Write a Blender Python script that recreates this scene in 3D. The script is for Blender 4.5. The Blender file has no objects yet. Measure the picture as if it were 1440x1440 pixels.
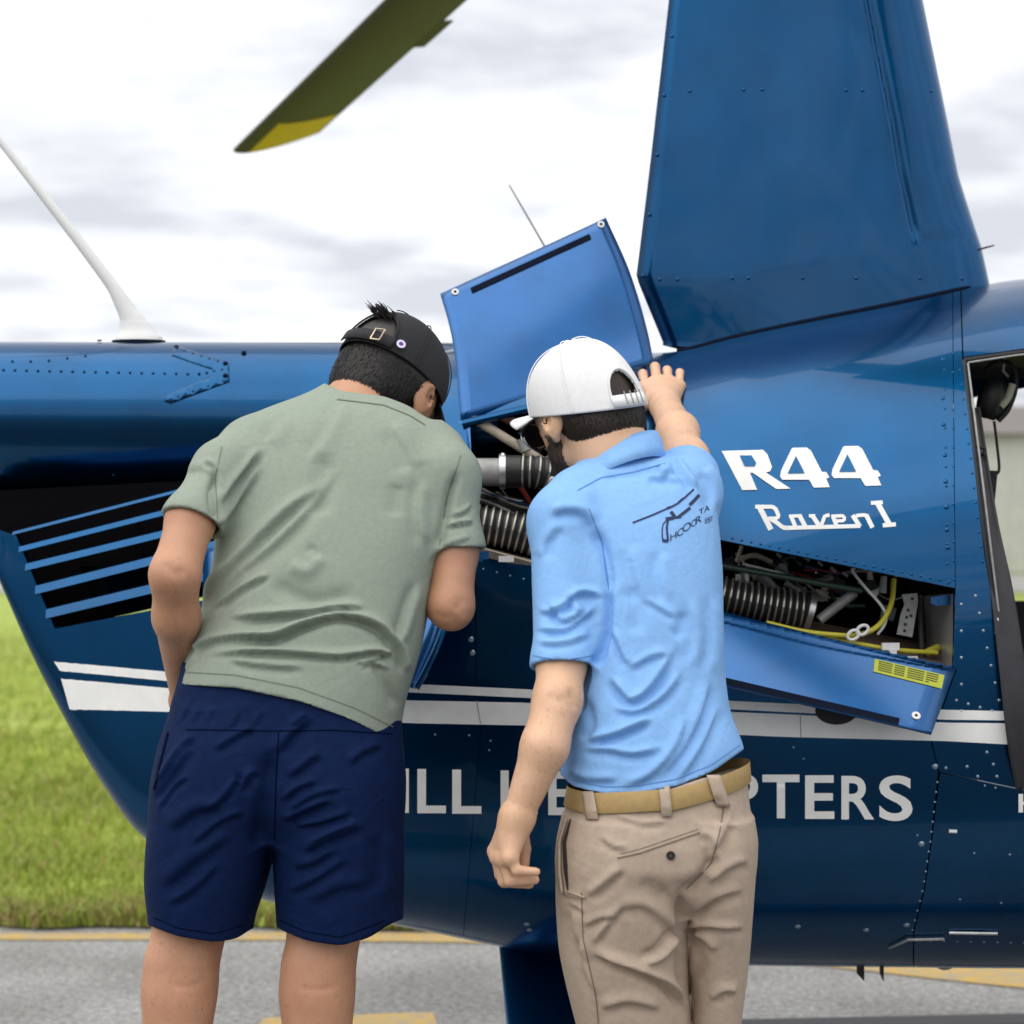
import bpy, bmesh, math, random
import numpy as np
from mathutils import Vector, Matrix
from mathutils.bvhtree import BVHTree

random.seed(7); rng = np.random.default_rng(7)
SC = bpy.context.scene; COL = SC.collection
R = math.radians
F, CU, CV, CH = 3000.0, 720.0, 780.0, 1.35      # focal length in photo pixels, principal point, camera height

# ------------------------------------------------------------------ camera
cam = bpy.data.cameras.new('camera'); camo = bpy.data.objects.new('camera', cam); COL.objects.link(camo)
camo.location = (0, 0, CH); camo.rotation_euler = (R(90), 0, 0)
cam.sensor_width = 36; cam.lens = 36 * F / 1440; cam.shift_y = (CV - 720) / 1440
cam.clip_start = 0.05; cam.clip_end = 3000
cam.dof.use_dof = True; cam.dof.focus_distance = 3.75; cam.dof.aperture_fstop = 4.8
SC.camera = camo
# ------------------------------------------------------------------ world: overcast, clouds over a NISHITA sky
SUN_EL, SUN_AZ = 62, 222      # degrees; azimuth measured clockwise from +Y
W = bpy.data.worlds.new('World'); SC.world = W; W.use_nodes = True
nt = W.node_tree; nt.nodes.clear()
def wn(t, **k):
    n = nt.nodes.new(t)
    for a, b in k.items(): setattr(n, a, b)
    return n
out = wn('ShaderNodeOutputWorld'); bg = wn('ShaderNodeBackground'); bg.inputs[1].default_value = 0.10
sky = wn('ShaderNodeTexSky', sky_type='NISHITA'); sky.sun_disc = False
sky.sun_elevation = R(SUN_EL); sky.sun_rotation = R(SUN_AZ)
tc = wn('ShaderNodeTexCoord'); sep = wn('ShaderNodeSeparateXYZ'); nt.links.new(tc.outputs['Generated'], sep.inputs[0])
# project the view direction on a cloud deck: (x, y) / (z + 0.12)
add = wn('ShaderNodeMath', operation='ADD'); add.inputs[1].default_value = 0.10; nt.links.new(sep.outputs[2], add.inputs[0])
mx = wn('ShaderNodeMath', operation='MAXIMUM'); mx.inputs[1].default_value = 0.05; nt.links.new(add.outputs[0], mx.inputs[0])
dx = wn('ShaderNodeMath', operation='DIVIDE'); dy = wn('ShaderNodeMath', operation='DIVIDE')
nt.links.new(sep.outputs[0], dx.inputs[0]); nt.links.new(mx.outputs[0], dx.inputs[1])
nt.links.new(sep.outputs[1], dy.inputs[0]); nt.links.new(mx.outputs[0], dy.inputs[1])
cmb = wn('ShaderNodeCombineXYZ'); nt.links.new(dx.outputs[0], cmb.inputs[0]); nt.links.new(dy.outputs[0], cmb.inputs[1])
no = wn('ShaderNodeTexNoise'); no.inputs['Scale'].default_value = 1.9; no.inputs['Detail'].default_value = 7; no.inputs['Roughness'].default_value = 0.52
nt.links.new(cmb.outputs[0], no.inputs['Vector'])
cr = wn('ShaderNodeValToRGB'); e = cr.color_ramp.elements
e[0].position = 0.36; e[0].color = (5.25, 5.4, 5.85, 1); e[1].position = 0.60; e[1].color = (8.8, 8.8, 8.9, 1)
m = e.new(0.49); m.color = (7.2, 7.3, 7.6, 1)
nt.links.new(no.outputs['Fac'], cr.inputs[0])
mix = wn('ShaderNodeMixRGB'); mix.inputs[0].default_value = 0.94
nt.links.new(sky.outputs[0], mix.inputs[1]); nt.links.new(cr.outputs[0], mix.inputs[2])
nt.links.new(mix.outputs[0], bg.inputs[0]); nt.links.new(bg.outputs[0], out.inputs[0])
# ------------------------------------------------------------------ soft sun through the cloud
sl = bpy.data.lights.new('sun', 'SUN'); sl.energy = 1.5; sl.angle = R(85); sl.color = (1.0, 0.96, 0.90)
so = bpy.data.objects.new('sun', sl); COL.objects.link(so)
sd = Vector((math.sin(R(SUN_AZ)) * math.cos(R(SUN_EL)), math.cos(R(SUN_AZ)) * math.cos(R(SUN_EL)), math.sin(R(SUN_EL))))
so.rotation_euler = sd.to_track_quat('Z', 'Y').to_euler(); so.location = (0, 0, 20)
SC.view_settings.view_transform = 'Standard'; SC.view_settings.look = 'None'
SC.view_settings.exposure = 0.52; SC.view_settings.gamma = 1.0; SC.view_settings.use_curve_mapping = False
SC.render.engine = 'CYCLES'; SC.cycles.max_bounces = 8; SC.cycles.use_denoising = True

# ------------------------------------------------------------------ helpers
def P(u, v, d): return np.array([(u - CU) / F * d, d, CH - (v - CV) / F * d])
def lerp(a, b, t): return a + (b - a) * t

def mat(name, col, rough=0.5, metal=0.0, coat=0.0, var=0.0, vscale=30.0, bump=0.0, bscale=200.0, spec=0.5, sub=0.0,
        col2=None, stretch=None, bdist=0.002, coat_rough=0.04, detail=4.0, coat_ior=1.5, wrinkle=0.0, wscale=16.0):
    m = bpy.data.materials.new(name); m.use_nodes = True
    n = m.node_tree.nodes; l = m.node_tree.links; b = n['Principled BSDF']
    b.inputs['Roughness'].default_value = rough; b.inputs['Metallic'].default_value = metal
    b.inputs['Coat Weight'].default_value = coat; b.inputs['Coat IOR'].default_value = coat_ior; b.inputs['Coat Roughness'].default_value = coat_rough
    b.inputs['Specular IOR Level'].default_value = spec
    b.inputs['Base Color'].default_value = (*col, 1)
    if sub: 
        b.inputs['Subsurface Weight'].default_value = sub; b.inputs['Subsurface Radius'].default_value = (0.012, 0.004, 0.002)
        b.inputs['Subsurface Scale'].default_value = 0.6
    t = n.new('ShaderNodeTexCoord'); src = t.outputs['Object']
    if stretch:
        mp = n.new('ShaderNodeMapping'); mp.inputs['Scale'].default_value = stretch
        l.new(src, mp.inputs[0]); src = mp.outputs[0]
    if var:
        q = n.new('ShaderNodeTexNoise'); q.inputs['Scale'].default_value = vscale; q.inputs['Detail'].default_value = detail
        q.inputs['Roughness'].default_value = 0.6; l.new(src, q.inputs['Vector'])
        r = n.new('ShaderNodeValToRGB'); c2 = col2 or tuple(c * (1 + var) for c in col); c1 = tuple(c * (1 - var) for c in col) if not col2 else col
        r.color_ramp.elements[0].position = 0.32; r.color_ramp.elements[1].position = 0.68
        r.color_ramp.elements[0].color = (*c1, 1); r.color_ramp.elements[1].color = (*c2, 1)
        l.new(q.outputs['Fac'], r.inputs[0]); l.new(r.outputs[0], b.inputs['Base Color'])
    if bump:
        q = n.new('ShaderNodeTexNoise'); q.inputs['Scale'].default_value = bscale; q.inputs['Detail'].default_value = 3
        l.new(src, q.inputs['Vector'])
        bp = n.new('ShaderNodeBump'); bp.inputs['Strength'].default_value = bump; bp.inputs['Distance'].default_value = bdist
        l.new(q.outputs['Fac'], bp.inputs['Height']); l.new(bp.outputs[0], b.inputs['Normal'])
    if wrinkle:
        q = n.new('ShaderNodeTexNoise'); q.inputs['Scale'].default_value = wscale; q.inputs['Detail'].default_value = 5; q.inputs['Distortion'].default_value = 1.2
        l.new(t.outputs['Object'], q.inputs['Vector'])
        s1 = n.new('ShaderNodeMath'); s1.operation = 'SUBTRACT'; s1.inputs[1].default_value = .5; l.new(q.outputs['Fac'], s1.inputs[0])
        s2 = n.new('ShaderNodeMath'); s2.operation = 'ABSOLUTE'; l.new(s1.outputs[0], s2.inputs[0])
        wb = n.new('ShaderNodeBump'); wb.inputs['Strength'].default_value = wrinkle; wb.inputs['Distance'].default_value = .012
        l.new(s2.outputs[0], wb.inputs['Height']); prev = b.inputs['Normal'].links
        if prev: l.new(prev[0].from_socket, wb.inputs['Normal'])
        l.new(wb.outputs[0], b.inputs['Normal'])
    return m

def link(o, parent=None):
    COL.objects.link(o)
    if parent is not None: o.parent = parent
    return o
def mk(name, verts, faces, m, parent=None, smooth=True, solid=0.0, off=-1.0):
    me = bpy.data.meshes.new(name)
    if isinstance(verts, np.ndarray): verts = verts.tolist()
    if isinstance(faces, np.ndarray): faces = faces.tolist()
    me.from_pydata(verts, [], faces); me.validate()
    if smooth: me.polygons.foreach_set('use_smooth', [True] * len(me.polygons))
    me.materials.append(m); o = bpy.data.objects.new(name, me); link(o, parent)
    if solid:
        s = o.modifiers.new('thick', 'SOLIDIFY'); s.thickness = solid; s.offset = off
    return o
def tag(o, label=None, cat=None, group=None, kind=None):
    for k, v in (('label', label), ('category', cat), ('group', group), ('kind', kind)):
        if v: o[k] = v
    return o
def empty(name, loc=(0, 0, 0), parent=None):
    o = bpy.data.objects.new(name, None); o.empty_display_size = 0.1; link(o, parent); o.location = loc
    return o

class MB:
    """collects shapes for ONE mesh"""
    def __init__(s): s.v = []; s.f = []
    def add(s, v, f):
        k = len(s.v); s.v += [tuple(map(float, p)) for p in v]; s.f += [tuple(int(i) + k for i in q) for q in f]; return s
    def box(s, c, size, rot=None):
        hx, hy, hz = [q / 2 for q in size]
        pts = [Vector((x, y, z)) for x in (-hx, hx) for y in (-hy, hy) for z in (-hz, hz)]
        if rot is not None: pts = [rot @ p for p in pts]
        return s.add([tuple(p + Vector(c)) for p in pts], [(0,1,3,2),(4,6,7,5),(0,4,5,1),(2,3,7,6),(0,2,6,4),(1,5,7,3)])
    def tube(s, pts, r, seg=10, cap=True):
        pts = [np.array(p, float) for p in pts]; n = len(pts)
        rr = r if hasattr(r, '__len__') else [r] * n
        V = []; up = None
        for i, p in enumerate(pts):
            t = pts[min(i + 1, n - 1)] - pts[max(i - 1, 0)]; t = t / (np.linalg.norm(t) + 1e-9)
            if up is None: up = np.array([0, 0, 1.]) if abs(t[2]) < 0.9 else np.array([1., 0, 0])
            a = np.cross(t, up); a /= np.linalg.norm(a) + 1e-9; b = np.cross(a, t); up = b
            for k in range(seg):
                g = 2 * math.pi * k / seg; V.append(p + rr[i] * (math.cos(g) * a + math.sin(g) * b))
        Fc = [(i*seg+k, i*seg+(k+1) % seg, (i+1)*seg+(k+1) % seg, (i+1)*seg+k) for i in range(n-1) for k in range(seg)]
        if cap: Fc += [tuple(range(seg))[::-1], tuple((n-1)*seg+k for k in range(seg))]
        return s.add(V, Fc)
    def dome(s, p, nrm, r, h, seg=8):
        nrm = Vector(nrm).normalized(); q = nrm.to_track_quat('Z', 'Y').to_matrix(); V = []; 
        for a in (0.0, 0.62, 1.15):
            for k in range(seg):
                g = 2*math.pi*k/seg; V.append(Vector(p) + q @ Vector((r*math.cos(a)*math.cos(g), r*math.cos(a)*math.sin(g), h*math.sin(a))))
        V.append(Vector(p) + nrm * h)
        Fc = [(i*seg+k, i*seg+(k+1) % seg, (i+1)*seg+(k+1) % seg, (i+1)*seg+k) for i in range(2) for k in range(seg)]
        Fc += [(2*seg+k, 2*seg+(k+1) % seg, 3*seg) for k in range(seg)]
        return s.add(V, Fc)
    def disc(s, p, nrm, r, h, seg=14, hole=0.0):
        nrm = Vector(nrm).normalized(); q = nrm.to_track_quat('Z', 'Y').to_matrix()
        V = []; prof = [(r, 0), (r, h), (hole, h), (hole, 0)]
        for (a, b) in prof:
            for k in range(seg):
                g = 2*math.pi*k/seg; V.append(Vector(p) + q @ Vector((a*math.cos(g), a*math.sin(g), b)))
        n = 3 if hole <= 0 else 4
        return s.add(V, [(i*seg+k, i*seg+(k+1) % seg, ((i+1) % 4)*seg+(k+1) % seg, ((i+1) % 4)*seg+k) for i in range(n if hole > 0 else 2) for k in range(seg)])
    def prism(s, pts, nrm, th):
        pts = [Vector(p) for p in pts]; n = len(pts); nv = Vector(nrm).normalized() * th
        return s.add([tuple(p) for p in pts] + [tuple(p + nv) for p in pts],
                     [tuple(range(n)), tuple(range(n, 2*n))[::-1]] + [(i, i+n, (i+1) % n+n, (i+1) % n) for i in range(n)])
    def build(s, name, m, parent=None, smooth=True, **k):
        o = mk(name, s.v, s.f, m, parent, smooth, **k)
        if smooth: autosmooth(o)
        return o
def autosmooth(o, ang=38):
    me = o.data; bm = bmesh.new(); bm.from_mesh(me); bmesh.ops.recalc_face_normals(bm, faces=bm.faces)
    lim = R(ang)
    for e in bm.edges:
        if len(e.link_faces) == 2 and e.calc_face_angle(0) > lim: e.smooth = False
    bm.to_mesh(me); bm.free()
def spline(pts, n=8):
    pts = [np.array(p, float) for p in pts]; o = []
    q = [2*pts[0]-pts[1]] + pts + [2*pts[-1]-pts[-2]]
    for i in range(1, len(q)-2):
        a, b, c, d = q[i-1:i+3]
        for k in range(n):
            t = k/n; o.append(0.5*((2*b)+(c-a)*t+(2*a-5*b+4*c-d)*t*t+(3*b-a-3*c+d)*t**3))
    o.append(pts[-1]); return o

# ------------------------------------------------------------------ materials
PAINT = mat('blue_aircraft_paint', (0.0003, 0.067, 0.184), 0.27, metal=0.95, coat=0.40, coat_ior=1.55, var=0.10, vscale=6, bump=0.05, bscale=7, bdist=0.004, coat_rough=0.03)
PAINT_IN = mat('blue_inner_paint', (0.002, 0.094, 0.295), 0.28, metal=0.75, coat=0.8, coat_ior=1.5, var=0.12, vscale=9, bump=0.04, bscale=9, bdist=0.004, coat_rough=0.16)
WHITE = mat('white_vinyl', (0.92, 0.92, 0.89), 0.35, coat=0.3, var=0.05, vscale=20)
WHITEP = mat('white_gloss_plastic', (0.78, 0.78, 0.76), 0.35)
BLACK = mat('black_rubber', (0.012, 0.012, 0.014), 0.6)
DARK = mat('bay_shade_black', (0.004, 0.004, 0.005), 0.9, spec=0.05)  # near-black, with the shade inside the bays put into the colour
STEEL = mat('steel', (0.55, 0.55, 0.54), 0.32, metal=0.9, var=0.15, vscale=60)
GREYM = mat('grey_painted_metal', (0.32, 0.32, 0.31), 0.5, metal=0.3, var=0.15, vscale=50)
TAN = mat('tan_tube', (0.42, 0.36, 0.28), 0.55, var=0.2, vscale=40)
RUST = mat('rusty_tube', (0.22, 0.10, 0.07), 0.6, var=0.3, vscale=60)
HOSE = mat('hose_rubber', (0.018, 0.018, 0.019), 0.45)
RING = mat('hose_wire', (0.42, 0.40, 0.35), 0.35, metal=0.7)
YELLOW = mat('yellow_cable', (0.55, 0.50, 0.04), 0.45)
GREENT = mat('dark_green_tube', (0.05, 0.09, 0.07), 0.4, metal=0.4)
SEAL = mat('dark_seal', (0.002, 0.006, 0.020), 0.7, spec=0.1)
BLADE = mat('olive_blade', (0.052, 0.045, 0.038), 0.55, var=0.4, vscale=160)
BLADEY = mat('yellow_tip_paint', (0.85, 0.56, 0.012), 0.5, var=0.12, vscale=60)
# ================================================================== the setting
GE = 7.64   # depth of the grass edge
asph = mat('asphalt', (0.325, 0.322, 0.312), 0.9, var=0.42, vscale=42, bump=0.7, bscale=90, bdist=0.006, detail=9)
_n = asph.node_tree.nodes; _l = asph.node_tree.links
_b = _n['Principled BSDF']; _old = _b.inputs['Base Color'].links[0].from_socket
_t = _n['Texture Coordinate'] if 'Texture Coordinate' in _n else [q for q in _n if q.type == 'TEX_COORD'][0]
_q = _n.new('ShaderNodeTexNoise'); _q.inputs['Scale'].default_value = 1.3; _q.inputs['Detail'].default_value = 6; _l.new(_t.outputs['Object'], _q.inputs['Vector'])
_v = _n.new('ShaderNodeTexVoronoi'); _v.inputs['Scale'].default_value = 95; _l.new(_t.outputs['Object'], _v.inputs['Vector'])
_r = _n.new('ShaderNodeValToRGB'); _r.color_ramp.elements[0].position = .35; _r.color_ramp.elements[0].color = (.78,.77,.75,1); _r.color_ramp.elements[1].position = .65; _r.color_ramp.elements[1].color = (1.18,1.18,1.17,1)
_l.new(_q.outputs['Fac'], _r.inputs[0])
_x = _n.new('ShaderNodeMixRGB'); _x.blend_type = 'MULTIPLY'; _x.inputs[0].default_value = 1
_l.new(_old, _x.inputs[1]); _l.new(_r.outputs[0], _x.inputs[2])
_r2 = _n.new('ShaderNodeValToRGB'); _r2.color_ramp.elements[0].position = .0; _r2.color_ramp.elements[0].color = (1.25,1.24,1.2,1); _r2.color_ramp.elements[1].position = .6; _r2.color_ramp.elements[1].color = (.6,.6,.6,1)
_l.new(_v.outputs['Distance'], _r2.inputs[0])
_x2 = _n.new('ShaderNodeMixRGB'); _x2.blend_type = 'MULTIPLY'; _x2.inputs[0].default_value = .8
_l.new(_x.outputs[0], _x2.inputs[1]); _l.new(_r2.outputs[0], _x2.inputs[2]); _l.new(_x2.outputs[0], _b.inputs['Base Color'])

def sheet(name, x0, x1, y0, y1, z, m, nx=2, ny=2, edge=None):
    V = []; 
    for j in range(ny):
        for i in range(nx):
            x = lerp(x0, x1, i/(nx-1)); y = lerp(y0, y1, j/(ny-1))
            if edge and j == 0: y += edge(x)
            V.append((x, y, z))
    return mk(name, V, [(j*nx+i, j*nx+i+1, (j+1)*nx+i+1, (j+1)*nx+i) for j in range(ny-1) for i in range(nx-1)], m, None, False)
tag(sheet('pavement', -400, 400, -400, 1500, 0.0, asph), kind='structure')
soil = mat('grass_soil', (0.25, 0.34, 0.040), 0.95, var=0.3, vscale=3, col2=(0.36, 0.42, 0.08), bump=0.6, bscale=30, bdist=0.03, detail=8)
edgef = lambda x: 0.05*math.sin(x*2.1)+0.04*math.sin(x*5.3+1)+0.025*math.sin(x*13+2)
tag(sheet('grass_field', -400, 400, GE+0.10, 1490, 0.012, soil, 3000, 2, edgef), kind='structure')
runw = mat('runway_concrete', (0.34, 0.33, 0.31), 0.9, var=0.1, vscale=0.5)
tag(sheet('runway', -400, 400, 74, 138, 0.05, runw), kind='structure')

# grass blades: one mass nobody could count
def grass():
    N1, N2 = 110000, 90000
    x = np.concatenate([rng.uniform(-4.6, 4.2, N1), rng.uniform(-14, 10, N2)])
    y = np.concatenate([GE+0.16+9.0*rng.beta(1.0, 2.2, N1), GE+2.5+30*rng.beta(1.25, 2.0, N2)])
    # extra rough fringe along the edge
    N3 = 26000; xf = rng.uniform(-4.6, 4.2, N3); yf = GE+0.06+np.abs(rng.normal(0, 0.13, N3))
    x = np.concatenate([x, xf]); y = np.concatenate([y, yf]); n = len(x)
    fringe = np.arange(n) >= N1+N2
    y = y + 0.05*np.sin(x*2.1)+0.04*np.sin(x*5.3+1)+0.025*np.sin(x*13+2)
    patch = 0.5+0.5*np.sin(x*1.3+np.sin(y*.9)*2)*np.sin(y*1.1+x*.7)
    clump = 0.5+0.5*np.sin(x*3.1+np.sin(y*2.3)*1.7)*np.sin(y*2.7+np.sin(x*1.9)*2)
    h = rng.uniform(0.028, 0.066, n)*(0.7+0.6*clump); h[fringe] *= 1.25
    w = rng.uniform(0.003, 0.0065, n)*np.interp(y, [GE+2.5, GE+9], [1.0, 1.9])
    a = rng.uniform(0, 2*np.pi, n); b = rng.uniform(0, 2*np.pi, n); lean = rng.uniform(0.1, 0.9, n)*h
    dxy = np.stack([np.cos(a)*w, np.sin(a)*w], 1); ln = np.stack([np.cos(b)*lean, np.sin(b)*lean], 1)
    base = np.stack([x, y], 1); z0 = np.full(n, 0.01)
    def p(q, z): return np.concatenate([q, z[:, None]], 1)
    V = np.stack([p(base-dxy, z0), p(base+dxy, z0), p(base+dxy*.7+ln*.35, z0+h*.6), p(base-dxy*.7+ln*.35, z0+h*.6), p(base+ln, z0+h)], 1).reshape(-1, 3)
    i = np.arange(n)[:, None]*5
    q = i + np.array([[0, 1, 2, 3]]); t = i + np.array([[3, 2, 4]])
    me = bpy.data.meshes.new('grass'); me.vertices.add(len(V)); me.vertices.foreach_set('co', V.ravel())
    loops = np.concatenate([q, t], 1).ravel(); ls = (np.arange(n)[:, None]*7+np.array([[0, 4]])).ravel()
    me.loops.add(len(loops)); me.loops.foreach_set('vertex_index', loops)
    me.polygons.add(2*n); me.polygons.foreach_set('loop_start', ls); me.polygons.foreach_set('material_index', np.zeros(2*n, int))
    col = np.zeros((n, 4)); dry = rng.random(n) < np.where(fringe, 0.38, 0.11)
    g = rng.random(n)[:, None]
    col[:, :3] = np.array([[0.21, 0.30, 0.026]])*(1-g)+np.array([[0.44, 0.49, 0.08]])*g
    col[:, :3] *= (0.78+0.34*patch)[:, None]
    col[dry, :3] = np.array([0.36, 0.27, 0.11])*(0.6+0.6*g[dry])
    col[:, 3] = 1
    me.update(calc_edges=True); me.validate()
    at = me.color_attributes.new('tint', 'FLOAT_COLOR', 'POINT'); at.data.foreach_set('color', np.repeat(col, 5, 0).ravel())
    m = mat('grass_blade', (0.1, 0.2, 0.02), 0.6); nn = m.node_tree.nodes; at2 = nn.new('ShaderNodeAttribute'); at2.attribute_name = 'tint'
    m.node_tree.links.new(at2.outputs['Color'], nn['Principled BSDF'].inputs['Base Color'])
    me.materials.append(m); o = bpy.data.objects.new('grass', me); link(o)
    tag(o, 'short sunlit green lawn grass beyond the edge of the pavement', 'grass', kind='stuff')
grass()

# painted lines on the pavement
yel = mat('yellow_line_paint', (0.56, 0.34, 0.05), 0.75, var=0.25, vscale=14, detail=10, col2=(0.33, 0.29, 0.20), bump=0.4, bscale=90)
def gp(u, v, z=0.004):
    d = (CH - z)*F/(v - CV); return ((u-CU)/F*d, d, z)
def gstrip(name, top, bot, m, z=0.004):
    V = [gp(*p, z) for p in spline([np.array(q) for q in top], 10)] + [gp(*p, z) for p in spline([np.array(q) for q in bot], 10)]
    n = len(V)//2
    return mk(name, V, [(n+i, n+i+1, i+1, i) for i in range(n-1)], m, None, False)
dark_sheet_mat = mat('unseen_dark_ground', (0.058, 0.058, 0.060), 0.85, var=0.4, vscale=60, bump=0.5, bscale=120)
tag(sheet('unseen_dark_sheet', -120, 120, -160, 3.05, 0.004, dark_sheet_mat), kind='structure')  # unseen ground sheet, added to darken paint reflections and cut bounce light
tag(gstrip('yellow_edge_line', [(-900,1304),(0,1312),(400,1311),(800,1316),(1130,1343),(1440,1362),(2100,1400)],
           [(-900,1313),(0,1321),(400,1322),(800,1330),(1130,1356),(1440,1389),(2100,1450)], yel), kind='structure')
tag(gstrip('yellow_parking_line', [(372,1431),(488,1427),(608,1423)], [(352,1452),(480,1450),(618,1447)], yel), kind='structure')
skid_shade = mat('skid_shadow_strip', (0.03, 0.03, 0.033), 0.7)
tag(gstrip('skid_shadow_strip', [(1000,1434),(1200,1430),(1440,1425),(1800,1420)], [(1000,1447),(1200,1445),(1440,1440),(1800,1435)], skid_shade), kind='structure')  # dark strip painted on the pavement as the far skid's shadow

# hangar seen through the cabin
hb = empty('hangar', P(1700, 808, 150)); hb.location.z = 0.02
HX, HY = hb.location.x, hb.location.y
beige = mat('beige_cladding', (0.56, 0.56, 0.54), 0.7, var=0.08, vscale=2); brown = mat('hangar_roof_sheet', (0.22, 0.20, 0.18), 0.7)
for i in range(26):
    m_ = MB(); m_.box((-26+2*i+1, 0, 4.9), (1.985, 0.25, 9.7)); m_.build('wall_panel', beige, hb, False)
m_ = MB(); m_.box((0, 12, 4.8), (52, 23.4, 9.5)); m_.build('hall', beige, hb, False)
m_ = MB(); m_.add([(-27,-1,9.78),(27,-1,9.78),(27,12,12.6),(-27,12,12.6),(27,25,9.78),(-27,25,9.78)], [(0,1,2,3),(3,2,4,5),(0,3,5),(1,4,2)]); m_.build('roof', brown, hb, False)
m_ = MB(); m_.box((6, -0.2, 3.2), (14, 0.2, 6.4)); m_.build('sliding_door', WHITEP, hb, False)
tag(hb, 'beige metal clad hangar far off, seen through the cabin windows', 'hangar')

# far wood along the horizon
def wood():
    V = []; Fc = []
    leaf = mat('wood_leaf', (0.050, 0.085, 0.028), 0.8, var=0.5, vscale=0.15, col2=(0.10, 0.15, 0.05))
    n = 9000
    ang = rng.uniform(0, 2*np.pi, n); rad = rng.uniform(330, 372, n); z = rng.uniform(0, 1, n)**0.8*(7+3.5*np.sin(ang*23)+2.5*np.sin(ang*61+1)+1.5*np.sin(ang*140))
    for i in range(n):
        c = np.array([math.sin(ang[i])*rad[i], math.cos(ang[i])*rad[i], z[i]+0.6]); s = rng.uniform(0.8, 2.2)
        k = len(V); 
        for _ in range(4): V.append(tuple(c + rng.normal(0, 1, 3)*s*np.array([1, 1, .7])))
        Fc += [(k, k+1, k+2), (k, k+2, k+3), (k+1, k+3, k+2), (k, k+3, k+1)]
    o = mk('treeline', V, Fc, leaf, None, False)
    tag(o, 'far off dark green wood along the horizon', 'trees', kind='stuff')
wood()
# ================================================================== the helicopter
YC = 4.75; SP = YC / F
def cx(u): return (u - CU) * SP
def cz(v): return CH - (v - CV) * SP
_us = np.linspace(-40, 2320, 2361)
def curve(pts, sig=26):
    a = np.interp(_us, [p[0] for p in pts], [p[1] for p in pts])
    k = np.exp(-0.5*(np.arange(-3*sig, 3*sig+1)/sig)**2); k /= k.sum()
    return np.convolve(np.pad(a, 3*sig, mode='edge'), k, 'valid')
_zt = cz(curve([(-40,712),(0,708),(235,690),(330,660),(450,590),(560,515),(640,488),(780,492),(900,499),(960,499),(1000,484),(1100,462),(1250,432),(1340,412),(1400,398),(1500,392),(1800,410),(2050,560),(2200,740),(2320,960)]))
_zb = cz(curve([(-40,712),(-6,740),(75,925),(150,1062),(212,1155),(300,1222),(400,1258),(570,1290),(720,1320),(850,1334),(1040,1340),(1440,1345),(1800,1342),(2050,1280),(2200,1150),(2320,990)], 16))
_w = curve([(-40,.17),(0,.20),(200,.30),(500,.46),(800,.575),(1100,.62),(1440,.64),(1800,.63),(2050,.52),(2200,.36),(2320,.05)])
_ntp = curve([(-40,9),(150,7),(330,4.0),(600,2.3),(2320,2.1)]); _nbt = curve([(-40,9),(180,6.5),(400,3.4),(600,2.9),(2320,2.6)])
def bp(X):
    u = np.asarray(X)/SP + CU
    f = lambda a: np.interp(u, _us, a)
    zt, zb = f(_zt), f(_zb)
    return (zt+zb)/2, np.maximum((zt-zb)/2, 0.004), f(_w), f(_ntp), f(_nbt)
def bhalf(X, t):
    zm, H, w, n1, n2 = bp(X); n = np.where(t > 0, n1, n2); a = np.minimum(np.abs(t), 1.0)
    return w*np.power(np.maximum(1-a**n, 0), 1/n)
def bpoint(X, t, off=0.0, side=-1):
    """point on the skin at station X, height parameter t in [-1, 1], pushed out by off"""
    X = np.asarray(X, float); t = np.clip(np.asarray(t, float), -1, 1)
    zm, H, w, n1, n2 = bp(X); y = bhalf(X, t); z = zm+H*t
    if np.any(off):
        e = 0.01; t2 = np.clip(t+e, -1, 1); t1 = np.clip(t-e, -1, 1)
        dy = bhalf(X, t2)-bhalf(X, t1); dz = H*(t2-t1); L = np.sqrt(dy*dy+dz*dz)+1e-9
        y = y+off*dz/L; z = z-off*dy/L
    return np.stack([X, YC+side*y, z], -1)
_Lzt, _Lzb, _Lw, _Ln1, _Ln2 = [a.tolist() for a in (_zt, _zb, _w, _ntp, _nbt)]
_cache = {}
def solve(u, v):
    """pixel -> (X, t) on the near skin"""
    key = (round(float(u), 3), round(float(v), 3))
    if key in _cache: return _cache[key]
    y = YC-0.4; u = float(u); v = float(v)
    for _ in range(60):
        X = (u-CU)/F*y; Z = CH-(v-CV)/F*y
        q = min(max(X/SP+CU+40, 0.0), 2359.0); i = int(q); f = q-i
        zt = _Lzt[i]*(1-f)+_Lzt[i+1]*f; zb = _Lzb[i]*(1-f)+_Lzb[i+1]*f; w = _Lw[i]*(1-f)+_Lw[i+1]*f
        H = max((zt-zb)/2, .004); t = min(max((Z-(zt+zb)/2)/H, -1.0), 1.0); n = _Ln1[i] if t > 0 else _Ln2[i]
        yn = YC-w*max(1-abs(t)**n, 0.0)**(1/n)
        if abs(yn-y) < 1e-6: break
        y = 0.6*y+0.4*yn
    _cache[key] = (X, t)
    return X, t
def on(u, v, off=0.0): return bpoint(*solve(u, v), off)
def onn(u, v):
    a = on(u, v); X, t = solve(u, v); b = bpoint(X, t, 0.01); n = b-a; return n/np.linalg.norm(n)
def dens(poly, step=14, closed=True):
    o = []; n = len(poly)
    for i in range(n if closed else n-1):
        a = np.array(poly[i], float); b = np.array(poly[(i+1) % n], float); k = max(1, int(np.hypot(*(b-a))/step))
        o += [a+(b-a)*j/k for j in range(k)]
    if not closed: o.append(np.array(poly[-1], float))
    return o
def t2q(t): return np.sign(t)*(1-np.sqrt(1-np.minimum(np.abs(t), 1)))
def q2t(q): a = np.clip(np.abs(q), 0, 1); return np.sign(q)*(1-(1-a)**2)
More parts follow.
